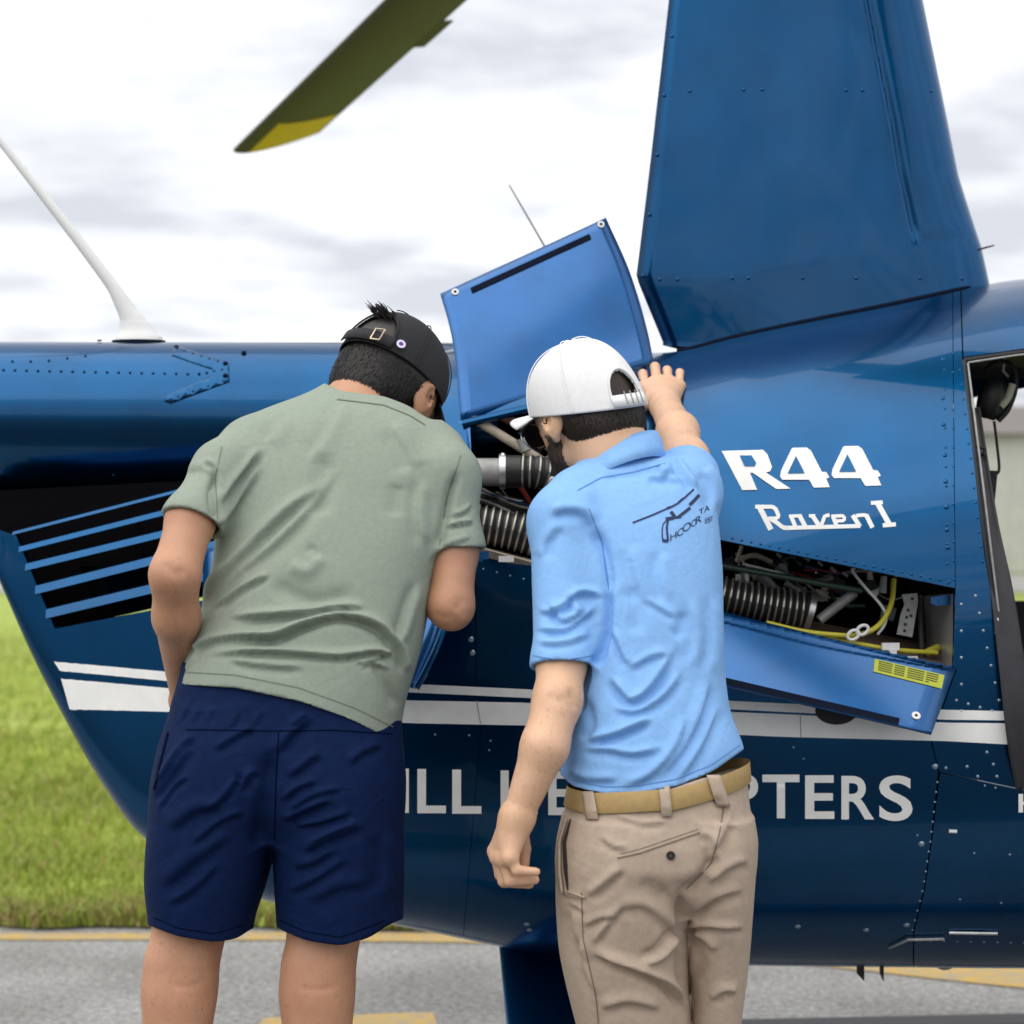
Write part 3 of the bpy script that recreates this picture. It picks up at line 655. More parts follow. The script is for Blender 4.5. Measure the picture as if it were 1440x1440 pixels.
# ---- mast, hub, blades
HUB = Vector((cx(1112), YC, cz(-508))); TIP = Vector(P(368, 203, 8.3))
b = MB(); b.tube([(HUB.x, YC, cz(-240)), (HUB.x, YC, HUB.z+.06)], .035, 16); b.build('mast', STEEL, heli)
b = MB(); dirv = (TIP-HUB).normalized(); b.tube([tuple(HUB-dirv*.35), tuple(HUB+dirv*.35)], .06, 14); b.build('rotor_hub', GREYM, heli)
def blade(tip, name):
    d = (tip-HUB); L = d.length; d.normalize(); side = d.cross(Vector((0, 0, 1))).normalized(); 
    if side.x > 0: side = -side          # leading edge to the left in the picture
    upv = side.cross(d).normalized(); upv = upv if upv.z > 0 else -upv
    tw = R(-9); ch = side*math.cos(tw)+upv*math.sin(tw); nv = upv*math.cos(tw)-side*math.sin(tw)
    c = 0.305; prof = []
    for s in np.concatenate([np.linspace(0, 1, 13)**1.6, ]):
        prof.append((s, 0.032*(1.48*math.sqrt(s)-.63*s-1.76*s*s+1.42*s**3-.51*s**4)))
    ring = [(s, y) for s, y in prof]+[(s, -y) for s, y in prof[::-1][1:-1]]
    def sec(dist, sweep=0.0):
        o = HUB+d*dist; return [tuple(o+ch*(c*(0.33-s)-sweep*0)+nv*(y*2*0.75)) for s, y in ring]
    n = len(ring)
    def part(nm, d0, d1, m, parent, sc=1.0, cut=None):
        A, B = sec(d0), sec(d1)
        if cut:
            B = [tuple(HUB+d*(d1+cut(s))+ch*(c*(0.33-s))+nv*(y*2*0.75)) for s, y in ring]
        if sc != 1.0:
            A = [tuple(Vector(p)) for p in A]
        return mk(nm, A+B, [(i, (i+1) % n, n+(i+1) % n, n+i) for i in range(n)]+[tuple(range(n))[::-1], tuple(range(n, 2*n))], m, parent)
    bl = part('rotor_blade', 0.3, L, BLADE, heli, cut=lambda s: 0.06*(1-s)-0.10*s)
    # yellow band under the tip
    V = []; 
    for s in np.linspace(.16, .96, 14):
        y = np.interp(s, [p[0] for p in prof], [p[1] for p in prof])
        for dd in (L-0.36+0.0*s, L-0.012+0.06*(1-s)-0.10*s):
            V.append(tuple(HUB+d*dd+ch*(c*(0.33-s))-nv*(y*1.5+0.0015)))
    mk('tip_band', V, [(2*i, 2*i+1, 2*i+3, 2*i+2) for i in range(13)], BLADEY, bl)
    q = MB(); o = HUB+d*(L-1.25)+ch*(c*(0.33-1.0)); rot = Matrix((d, ch, nv)).transposed()
    q.box(tuple(o), (0.26, 0.07, 0.006), rot); q.build('trim_tab', BLADE, bl, False)
    autosmooth(bl, 50); return bl
blade(TIP, 'rotor_blade'); blade(HUB-(TIP-HUB)+Vector((0, 0, 2*(TIP.z-HUB.z))), 'rotor_blade')

# ---- upper access door, swung up
def patch(name, left, right, m, parent, bulge=0.02, n=18, k_=18, solid=0.004):
    """left/right: lists of (u, v, depth) from hinge to free edge"""
    Lp = path3(left, n); Rp = path3(right, n); V = []
    for i in range(n):
        for j in range(k_):
            t = j/(k_-1); u, v, d = Lp[i]*(1-t)+Rp[i]*t; d = d-bulge*math.sin(math.pi*t)*math.sin(math.pi*i/(n-1)); V.append(P(u, v, d))
    o = mk(name, V, [(i*k_+j, i*k_+j+1, (i+1)*k_+j+1, (i+1)*k_+j) for i in range(n-1) for j in range(k_-1)], m, parent)
    bm = bmesh.new(); bm.from_mesh(o.data); bmesh.ops.recalc_face_normals(bm, faces=bm.faces)
    if sum(f.normal.y for f in bm.faces) > 0: bmesh.ops.reverse_faces(bm, faces=bm.faces)
    bm.to_mesh(o.data); bm.free()
    s = o.modifiers.new('t', 'SOLIDIFY'); s.thickness = solid; s.offset = -1
    return o, BVHTree.FromPolygons([tuple(p) for p in V], [tuple(p.vertices) for p in o.data.polygons])
def path3(pl, n):
    pl = [np.array(p, float) for p in pl]
    if len(pl) > 2: pl = spline(pl, 6)
    L = np.concatenate([[0], np.cumsum([np.linalg.norm((b-a)[:2]) for a, b in zip(pl, pl[1:])])]); s = np.linspace(0, L[-1], n)
    return np.stack([np.interp(s, L, [p[i] for p in pl]) for i in range(3)], 1)
h0, h1 = on(648,590)[1], on(915,524)[1]
udoor, UT = patch('upper_access_door', [(648,590,h0-.012),(641,510,h0+.025),(632,458,h0+.055),(619,413,h0+.085)], [(920,512,h1-.012),(908,455,h1+.02),(885,380,h1+.05),(852,306,h1+.08)], PAINT_IN, heli, 0.004)
def strip_hit(name, T, pl, w, m, parent, off=0.002, th=0.0):
    pl = [np.array(p) for p in path(pl, max(2, int(sum(np.hypot(*(np.array(b)-np.array(a))) for a, b in zip(pl, pl[1:]))/6)))]
    V = []; n = len(pl)
    ws = w if hasattr(w, '__len__') else [w]*2
    for i, p in enumerate(pl):
        t = pl[min(i+1, n-1)]-pl[max(i-1, 0)]; t = t/np.hypot(*t); wi = np.interp(i/(n-1), np.linspace(0, 1, len(ws)), ws); nn_ = np.array([-t[1], t[0]])*wi/2
        hs = [hit(T, *(p+nn_)), hit(T, *(p-nn_))]
        if hs[0][0] is None or hs[1][0] is None:
            continue
        V += [tuple(h[0]+h[1]*off) for h in hs]
    n = len(V)//2
    return mk(name, V, [(2*i, 2*i+1, 2*i+3, 2*i+2) for i in range(n-1)], m, parent, True, solid=th, off=0)
strip_hit('seal_strip', UT, [(663,409),(830,333)], 7.5, SEAL, udoor, 0.003)
for (u, v) in [(640,411),(845,316)]:
    p, nn_, *_r = hit(UT, u, v); b = MB(); b.disc(p, nn_, .0075, .003); s_ = b.build('stud', WHITEP, udoor)
    b = MB(); b.dome(Vector(p)+nn_*.003, nn_, .0035, .002); b.build('stud_slot', BLACK, s_)
b = MB(); b.tube([P(650,596,h0-.012), P(745,574,on(745,574)[1]-.012), P(905,538,on(905,538)[1]-.012)], .009, 8); b.build('door_hinge', PAINT, heli)
# ---- lower right door, hanging open
def hz(u): return np.interp(u, [770, 1018, 1344], [799, 868, 940])
hl, hr = on(772, 800)[1]-.012, on(1344, 940)[1]-.012
ldoor, LT = patch('lower_access_door', [(772,800,hl),(766,905,hl-.12)], [(1344,941,hr),(1310,1032,hr-.10)], PAINT_IN, heli, 0.006)
strip_hit('seal_strip', LT, [(830,909),(1018,963),(1264,1016)], 10, SEAL, ldoor, 0.003)
p, nn_, *_r = hit(LT, 1288, 1007); b = MB(); b.disc(p, nn_, .0085, .003); s_ = b.build('stud', WHITEP, ldoor)
b = MB(); b.dome(Vector(p)+nn_*.003, nn_, .0032, .002); b.build('stud_slot', BLACK, s_)
PLAC = mat('yellow_placard', (0.42, 0.46, 0.03), 0.5)
def quad_hit(name, T, q, m, parent, off, nx=8, ny=4):
    V = []
    for j in range(ny+1):
        for i in range(nx+1):
            a = np.array(q[0])*(1-i/nx)+np.array(q[1])*i/nx; c = np.array(q[3])*(1-i/nx)+np.array(q[2])*i/nx; p = a*(1-j/ny)+c*j/ny
            h_ = hit(T, *p)
            if h_[0] is None: return None
            V.append(tuple(h_[0]+h_[1]*off))
    return mk(name, V, [(j*(nx+1)+i, j*(nx+1)+i+1, (j+1)*(nx+1)+i+1, (j+1)*(nx+1)+i) for j in range(ny) for i in range(nx)], m, parent)
pq = [(1230,927),(1328,950),(1324,969),(1228,945)]
pl_ = quad_hit('placard', LT, pq, PLAC, ldoor, 0.0015)
for j in range(5):       # lines of small print
    f0 = (j+.8)/6.2; a = np.array(pq[0])*(1-f0)+np.array(pq[3])*f0; c = np.array(pq[1])*(1-f0)+np.array(pq[2])*f0
    for s0, s1 in ((.06, .26), (.29, .44), (.48, .72), (.75, .80 if j == 4 else .92)):
        strip_hit('print_line', LT, [tuple(a*(1-s0)+c*s0), tuple(a*(1-s1)+c*s1)], 1.1, BLACK, pl_, 0.0022)
b = MB()
for i in range(26):
    u = 1022+i*12.4; v = hz(u)-1+(1 if i % 2 else 0); p = P(u, v, on(u, v+3)[1]-.016); b.box(tuple(p), (.0165, .005, .004))
tag(b.build('hinge_knuckles', PAINT_IN, ldoor, False), kind='stuff')
# ---- lower aft door behind the man in the green shirt
adoor, AT = patch('aft_access_door', [(286,770,on(286,770)[1]-.012),(284,900,on(286,770)[1]-.13)], [(655,790,on(655,790)[1]-.012),(640,840,on(655,790)[1]-.06),(619,894,on(655,790)[1]-.11),(585,968,on(655,790)[1]-.15)], PAINT_IN, heli, 0.01)
b = MB(); b.tube(spline([P(655,790,on(655,790)[1]-.014), P(620,895,on(655,790)[1]-.113), P(600,940,on(655,790)[1]-.14), P(585,968,on(655,790)[1]-.152)], 6), .007, 8); b.build('door_edge', PAINT, adoor)

# ---- engine bay
eng = MB(); eng.box((cx(985), YC+.10, cz(790)), (1.05, 0.02, 0.62)); eng.box((cx(985), YC-.1, cz(1000)), (1.05, .5, .02))  # black plate put in to keep the bay opening dark
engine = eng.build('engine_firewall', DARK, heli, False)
def tube(name, pts, r, m, seg=14, sm=6):
    q = MB(); q.tube(spline([P(*p) for p in pts], sm) if len(pts) > 2 else [P(*p) for p in pts], [a*SP for a in r] if hasattr(r, '__len__') else r*SP, seg); return q.build(name, m, engine)
def hose(pts, r, pitch=8.0):
    ps = spline([P(*p) for p in pts], 30); L = np.concatenate([[0], np.cumsum([np.linalg.norm(b-a) for a, b in zip(ps, ps[1:])])])
    n = int(L[-1]/(pitch*SP)); s = np.linspace(0, L[-1], n*10+1); q = np.stack([np.interp(s, L, [p[i] for p in ps]) for i in range(3)], 1)
    rr = [r*SP*(0.90+0.10*abs(math.sin(math.pi*i/10))) for i in range(len(q))]
    b = MB(); b.tube(list(q), rr, 18); h_ = b.build('corrugated_hose', HOSE, engine)
    b = MB()
    for i in range(1, n):
        c = q[i*10-5]; t = q[i*10-4]-q[i*10-6]; t /= np.linalg.norm(t); a = np.cross(t, [0, 0, 1]); a /= np.linalg.norm(a); bb = np.cross(a, t)
        b.tube([c+r*SP*1.0*(math.cos(g)*a+math.sin(g)*bb) for g in np.linspace(0, 2*math.pi, 21)], 1.45*SP, 5, False)
    tag(b.build('hose_wire_rings', RING, h_), kind='stuff')
D1 = 4.30
tube('intake_pipe', [(650,664,D1),(704,664,D1)], 18, GREYM)
tube('hose_clamp', [(702,663,D1),(711,663,D1)], 22.5, STEEL, 20); tube('clamp_screw', [(705,641,D1-.01),(709,641,D1-.01)], 4, STEEL)
tube('rubber_coupling', [(710,663,D1),(732,663,D1)], 20.5, HOSE, 20)
hose([(731,662,D1),(760,664,D1),(795,676,D1+.02),(830,710,D1+.04)], 21, 8.5)
tube('frame_tube', [(660,585,D1+.06),(730,628,D1+.05),(800,672,D1+.05),(870,712,D1+.05)], 6.2, TAN)
tube('control_tube', [(690,578,D1+.08),(760,612,D1+.08),(860,668,D1+.08)], 6.5, RUST)
tube('tube_clip', [(733,617,D1+.045),(740,634,D1+.045)], 7.5, GREYM)
hose([(655,733,D1-.03),(668,736,D1-.03),(720,746,D1-.03),(775,762,D1-.03)], 24, 9.2)
tube('intake_box_edge', [(668,708,D1+.1),(740,722,D1+.1),(800,716,D1+.1)], 20, BLACK)
tube('grab_loop', [(770,690,D1-.01),(776,672,D1-.03),(782,685,D1-.01)], 2.2, WHITEP)
tube('oil_cap', [(768,700,D1),(774,708,D1)], 5, YELLOW)
q = MB(); q.add([P(666,768,4.2), P(760,794,4.2), P(760,804,4.22), P(666,779,4.22), P(666,764,4.3), P(760,788,4.3)], [(0,1,2,3),(4,5,1,0)]); q.build('bay_rail', TAN, engine, False)
q = MB(); q.box(P(712,786,4.185), (.030, .004, .012)); q.build('rail_label', WHITEP, engine, False)
q = MB(); q.box(P(681,781,4.18), (.018, .006, .016)); q.box(P(676,786,4.175), (.008, .006, .010)); q.build('hinge_tab', PAINT_IN, engine, False)
# through the lower opening
D2 = 4.30
hose([(930,815,D2),(1018,838,D2-.01),(1090,852,D2-.01),(1140,859,D2-.01)], 24, 8.2)
tube('hose_end_ring', [(1134,858,D2-.012),(1142,860,D2-.012)], 26, STEEL, 22)
tube('push_rod', [(960,784,D2-.04),(1018,796,D2-.04),(1212,831,D2-.04)], 4.2, GREENT)
for a in ([(1045,762,D2),(1036,790,D2)],): tube('support_rod', a, 2.5, TAN)
tube('wire_loop', [(1036,788,D2+.02),(1060,781,D2),(1084,790,D2+.03)], 3.5, TAN)
tube('frame_tube', [(1066,806,D2+.03),(1098,838,D2+.05)], 7, GREYM); tube('frame_tube', [(1105,820,D2+.03),(1124,832,D2+.04)], 4, GREYM)
tube('frame_tube', [(1152,872,D2-.02),(1202,833,D2-.01)], 6.5, GREYM)
tube('spark_plug', [(1049,803,D2),(1050,822,D2)], [6, 4], STEEL); tube('spark_plug', [(1243,810,D2),(1241,834,D2)], [4, 5.5], GREYM); tube('spark_plug', [(1222,800,D2),(1224,815,D2)], [3, 4], TAN)
for u, v in ((1092,778),(1102,788),(1112,780),(1120,789),(1132,782),(1150,790),(1168,798),(1185,805)):
    tube('small_fitting', [(u, v, D2+.03),(u+7, v+6, D2+.03)], random.uniform(1.6, 3.2), random.choice([GREENT, GREYM, RUST, STEEL]), 8)
q = MB(); q.add([P(1075,884,4.2), P(1338,938,4.19), P(1338,912,4.42), P(1075,860,4.42)], [(0,1,2,3)]); q.build('bay_floor', mat('speckled_floor', (0.16,.11,.08), .8, var=.6, vscale=220), engine, False)
tube('yellow_cable', [(1078,876,D2-.08),(1130,888,D2-.09),(1175,893,D2-.1),(1208,893,D2-.1),(1236,879,D2-.09),(1253,850,D2-.07),(1257,815,D2-.03)], 3.3, YELLOW)
tube('yellow_cable', [(1150,893,D2-.07),(1205,905,D2-.1),(1260,914,D2-.1),(1318,918,D2-.08)], 3.0, YELLOW); tube('cable_end', [(1305,917,D2-.08),(1318,911,D2-.05)], 5, YELLOW)
tube('white_wire', [(1203,798,D2-.05),(1199,803,D2-.06),(1215,824,D2-.07),(1238,850,D2-.07),(1246,866,D2-.07),(1243,880,D2-.08),(1234,892,D2-.08)], 1.8, WHITEP)
q = MB()
for c_ in ((1200,893),(1213,886)): q.tube([P(c_[0]+8.0*math.cos(g), c_[1]+6.5*math.sin(g)-2*math.cos(g), D2-.115) for g in np.linspace(0, 2*math.pi, 17)], 2.1*SP, 7, False)
q.build('safety_ring', WHITEP, engine)
q = MB(); q.box(P(1252,909,D2-.115), (.034, .012, .014)); q.box(P(1255,918,D2-.118), (.016, .008, .016)); q.box(P(1283,925,D2-.12), (.02, .006, .006)); q.build('white_clip', WHITEP, engine, False)
q = MB(); q.prism([P(*p, D2-.06) for p in [(1268,836),(1290,834),(1291,845),(1283,896),(1261,892),(1267,862),(1272,850)]], (0, 1, 0), .004); br_ = q.build('bracket_plate', GREYM, engine, False)
q = MB(); 
for (u, v) in ((1277,858),(1275,868),(1273,878),(1281,866),(1272,887),(1283,842)): q.disc(P(u, v, D2-.0603), (0, -1, 0), .0032, .0008, 10)
tag(q.build('bracket_holes', BLACK, br_, False), kind='stuff')
q = MB(); q.add([P(1299,838,4.36), P(1340,835,4.16), P(1340,938,4.16), P(1304,925,4.36)], [(0,1,2,3)]); q.build('bay_end_wall', mat('bare_aluminium', (.6,.6,.58), .35, metal=.6, var=.12, vscale=14), engine, False)
q = MB(); q.prism([P(*p, 4.17) for p in [(1309,840),(1336,836),(1336,850),(1316,852),(1309,848)]], (0, 1, 0), .004); q.disc(P(1322,845,4.168), (0,-1,0), .004, .001, 10); q.build('blue_bracket', PAINT_IN, engine, False)
tube('black_post', [(1293,838,D2-.02),(1297,930,D2-.06)], 4, BLACK)
# clutter of the bay: wires, lines and brackets
rb = random.Random(21)
WIRES = [mat('red_wire', (.30,.03,.02), .5), mat('blue_wire', (.04,.08,.25), .5), BLACK, WHITEP, GREYM, TAN, GREENT, STEEL]
for i in range(34):
    if i < 12: u0, v0, u1, v1 = rb.uniform(660,760), rb.uniform(610,730), rb.uniform(720,900), rb.uniform(610,760)
    else: u0 = rb.uniform(1015,1230); f_ = (u0-1018)/320; v0 = lerp(772,838,f_)+rb.uniform(0,20); u1 = u0+rb.uniform(15,90); v1 = v0+rb.uniform(-6,45)
    dd = rb.uniform(4.34,4.46); sag = rb.uniform(-8,26)
    tube('bay_line', [(u0,v0,dd),((u0+u1)/2,(v0+v1)/2+sag,dd+rb.uniform(-.03,.03)),(u1,v1,dd)], rb.choice([1.2,1.6,2.2,3.4]), rb.choice(WIRES), 7)
for i in range(16):
    u0 = rb.uniform(1020,1250); f_ = (u0-1018)/320; v0 = lerp(775,845,f_)+rb.uniform(0,40); q = MB(); q.box(P(u0, v0, rb.uniform(4.36,4.44)), (rb.uniform(.01,.035), .01, rb.uniform(.008,.028)), Matrix.Rotation(rb.uniform(-.6,.6), 3, 'Y')); q.build('bay_bracket', rb.choice([GREYM, STEEL, BLACK, TAN]), engine, False)
# jamb of the big opening
q = MB(); q.add([on(645,592,.0008), on(661,598,.0008), on(668,772,.0008), on(655,772,.0008)], [(0,1,2,3)]); q.build('door_jamb', PAINT_IN, heli, False)

# ---- cabin
cab = MB(); Xb = 0.905
CAB = mat('dark_cabin_trim', (0.018, 0.018, 0.019), 0.8)
cab.box((Xb, YC, cz(800)), (0.012, 1.0, 0.62)); cab.box((cx(1700), YC, cz(1160)), (1.1, 1.05, .02)); cab.box((cx(1650), YC+.05, cz(505)), (.92, .62, .03))
cabin = cab.build('cabin_lining', CAB, heli, False)
q = MB(); q.box((cx(1530), YC+.28, cz(985)), (0.40, 0.44, 0.14)); q.box((cx(1400), YC+.28, cz(930)), (0.10, 0.44, 0.26)); q.build('rear_seat', CAB, cabin, False)
q = MB(); q.box((cx(1560), YC+.575, cz(935)), (0.64, 0.02, 0.26)); q.build('far_door_trim', CAB, cabin, False)
def edge_tube(name, pts, r, m, dd=-.004): 
    b = MB(); b.tube([on(u, v, dd) for u, v in path(pts, 16)], r, 8); return b.build(name, m, heli)
edge_tube('door_seal', [(1356,506),(1388,780),(1428,1010),(1437,1108)], .0055, BLACK)
edge_tube('door_seal', [(1356,505),(1440,493),(1700,476)], .0055, BLACK)
edge_tube('door_sill', [(1437,1112),(1800,1113)], .006, BLACK)
edge_tube('door_trim', [(1361,512),(1390,745),(1404,860)], .0022, GREYM, .002); edge_tube('door_trim', [(1361,511),(1440,499),(1700,482)], .0022, GREYM, .002)
b = MB(); b.box(on(1401,880,.004), (.006, .006, .03)); b.build('striker', WHITEP, pill, False)
# shoulder harness strap: a broad dark web hanging in the door opening
beltm = mat('black_webbing', (0.030, 0.030, 0.036), 0.55, var=0.25, vscale=12, bump=.3, bscale=300)
def ribbon(name, rows, m, parent, th=.0016):
    V = []; rows = [np.array(r_, float) for r_ in rows]; rows = spline(rows, 6)
    for u0, v0, u1, v1, d in rows: 
        for t in np.linspace(0, 1, 7): V.append(P(lerp(u0, u1, t), lerp(v0, v1, t), d+.006*math.sin(t*3.1)))
    n = len(rows)
    return mk(name, V, [(i*7+j, i*7+j+1, (i+1)*7+j+1, (i+1)*7+j) for i in range(n-1) for j in range(6)], m, parent, solid=th, off=0)
ribbon('harness_strap', [(1366,575,1378,572,4.30),(1373,640,1388,638,4.22),(1383,740,1404,735,4.16),(1393,830,1424,826,4.12),(1404,930,1440,924,4.10),(1416,1040,1456,1032,4.10),(1430,1120,1470,1112,4.14)], beltm, heli)
q = MB(); q.tube([P(1368,634,4.22), P(1376,628,4.21), P(1385,631,4.21), P(1384,639,4.21), P(1374,641,4.22)], .004, 8); q.build('harness_ring', BLACK, heli)

# ---- undercarriage
STR = PAINT
def strut(x, sgn):
    V = []; rows = []
    for t in np.linspace(0, 1, 12):
        yy = YC+sgn*(0.10+0.50*t); zz = lerp(.50, .085, t); w_ = lerp(.19, .15, t); th = .022
        for a_ in np.linspace(0, 2*math.pi, 17)[:-1]: rows.append((x+w_/2*math.cos(a_)+.03*t, yy+sgn*th*math.sin(a_)*.6, zz+th*math.sin(a_)))
    q = MB(); q.add(rows, [(i*16+j, i*16+(j+1) % 16, (i+1)*16+(j+1) % 16, (i+1)*16+j) for i in range(11) for j in range(16)]); q.build('skid_strut', PAINT, heli)
for x in (cx(762), cx(1720)):
    for s in (-1, 1): strut(x, s)
for s in (-1, 1):
    q = MB(); q.tube(spline([(cx(500), YC+s*.60, .075), (cx(765), YC+s*.61, .06), (cx(1560), YC+s*.61, .06), (cx(2000), YC+s*.61, .07), (cx(2120), YC+s*.61, .16)], 6), .038, 14); q.build('skid_tube', PAINT, heli)
for u, w_, h_ in ((1211, 9, 26), (1241, 4, 26)):
    q = MB(); q.prism([P(u-w_/2, 1348, YC-.2), P(u+w_/2, 1348, YC-.2), P(u+w_/2, 1354+h_, YC-.2), P(u-w_/2, 1350+h_*.8, YC-.2)], (0, 1, 0), .02); q.build('drain_stub', BLACK, heli, False)
q = MB(); q.dome(P(1328,1356,YC-.15), (0,0,-1), .022, .012, 14); q.build('belly_light', GREYM, heli)

# keep children in place under an empty that stands at the aircraft's foot
def settle(root):
    inv = Matrix.Translation(-Vector(root.location))
    for c_ in root.children: c_.matrix_parent_inverse = inv
settle(heli)

# headset hanging from the cabin ceiling
hs = empty('headset', P(1402, 590, 4.45))
DG = mat('dark_green_plastic', (0.035, 0.055, 0.045), 0.45); IV = mat('ivory_foam', (0.55, 0.54, 0.42), 0.8)
b = MB(); b.tube(spline([P(1386,520,4.45), P(1404,508,4.45), P(1424,516,4.45), P(1428,545,4.45), P(1418,575,4.45), P(1404,592,4.45)], 8), .0055, 10); b.build('headband', BLACK, hs)
for (u, v, d, m_) in ((1392, 560, 4.42, BLACK), (1402, 563, 4.47, DG)):
    V = []; 
    for i, (rr, yy) in enumerate(((.0, -.022), (.02, -.022), (.031, -.012), (.034, 0), (.031, .012), (.02, .02), (0, .02))):
        for g in np.linspace(0, 2*math.pi, 19)[:-1]: V.append(P(u, v, d)+np.array([yy+.25*rr*math.sin(g), rr*math.cos(g), 1.25*rr*math.sin(g)]))
    b = MB(); b.add(V, [(i*18+j, i*18+(j+1) % 18, (i+1)*18+(j+1) % 18, (i+1)*18+j) for i in range(6) for j in range(18)]); b.build('ear_cup', m_, hs)
b = MB(); b.tube(spline([P(1424,540,4.44), P(1417,560,4.44), P(1407,572,4.44)], 5), .008, 10); b.build('head_pad', IV, hs)
b = MB(); b.tube(spline([P(1398,592,4.43), P(1402,625,4.43), P(1405,660,4.43), P(1398,668,4.43)], 6), .003, 8); b.build('cord', BLACK, hs)
b = MB(); b.tube([P(1395,662,4.43), P(1393,710,4.43)], [.012, .008], 10); b.build('plug_bag', BLACK, hs)
b = MB(); b.tube([P(1412,500,4.45), P(1411,522,4.45), P(1418,530,4.45)], .003, 8); b.build('hook', STEEL, hs)
for c_ in hs.children: c_.matrix_parent_inverse = Matrix.Translation(-Vector(hs.location))
tag(hs, 'dark green and black headset hanging from a hook inside the cabin', 'headset')
# ================================================================== people: smooth distance fields -> one continuous mesh each
def smin(a, b, k):
    if k <= 0: return np.minimum(a, b)
    h = np.clip(0.5+0.5*(b-a)/k, 0, 1); return b+(a-b)*h-k*h*(1-h)
def rc(a, b, ra, rb):
    a = np.array(a, np.float32); ba = np.array(b, np.float32)-a; L2 = float(ba@ba)+1e-12
    def f(p):
        pa = p-a; t = np.clip((pa@ba)/L2, 0, 1); return np.linalg.norm(pa-t[:, None]*ba, axis=1)-(ra+(rb-ra)*t)
    return f
def ell(c, r, Rm=None):
    c = np.array(c, np.float32); r = np.array(r, np.float32)
    def f(p):
        q = p-c
        if Rm is not None: q = q@Rm
        k0 = np.linalg.norm(q/r, axis=1); k1 = np.linalg.norm(q/(r*r), axis=1)+1e-9; return k0*(k0-1)/k1
    return f
class Loft:
    """stack of super-elliptic slices given in photo pixels: (v, u_left, u_right, depth, half depth in m)"""
    def __init__(s, rows, n=2.35, caps=True):
        z, c, y, a, b = [], [], [], [], []
        for v, ul, ur, d, hb in rows:
            L, Rr = P(ul, v, d), P(ur, v, d); z.append(L[2]); c.append((L[0]+Rr[0])/2); a.append((Rr[0]-L[0])/2); y.append(d); b.append(hb)
        o = np.argsort(z); zz = np.array(z)[o]; fine = np.linspace(zz[0], zz[-1], 240); sg = 6
        kk = np.exp(-.5*(np.arange(-18, 19)/sg)**2); kk /= kk.sum()
        def sm(x): return np.convolve(np.pad(np.interp(fine, zz, np.array(x)[o]), 18, mode='reflect', reflect_type='odd'), kk, 'valid')
        s.z = fine; s.c, s.y, s.a, s.b = sm(c), sm(y), sm(a), sm(b); s.n = n
    def at(s, z): return [np.interp(z, s.z, q) for q in (s.c, s.y, s.a, s.b)]
    def __call__(s, p):
        c, y, a, b = s.at(p[:, 2]); n = s.n
        g = (np.abs((p[:, 0]-c)/a)**n+np.abs((p[:, 1]-y)/b)**n)**(1/n)
        d = (g-1)*np.minimum(a, b)
        zc = np.maximum(p[:, 2]-s.z[-1], s.z[0]-p[:, 2])
        return np.maximum(d, zc)
    def ring(s, z, th, off=0.0):
        c, y, a, b = s.at(z); n = s.n; ct, st = math.cos(th), math.sin(th)
        return np.array([c+(a+off)*np.sign(ct)*abs(ct)**(2/n), y+(b+off)*np.sign(st)*abs(st)**(2/n), z])
def union(*parts):
    def f(p):
        d = parts[0][0](p)
        for g, k in parts[1:]: d = smin(d, g(p), k)
        return d
    return f
def uv(p):
    d = np.maximum(p[:, 1], .1); return CU+p[:, 0]/d*F, CV-(p[:, 2]-CH)/d*F
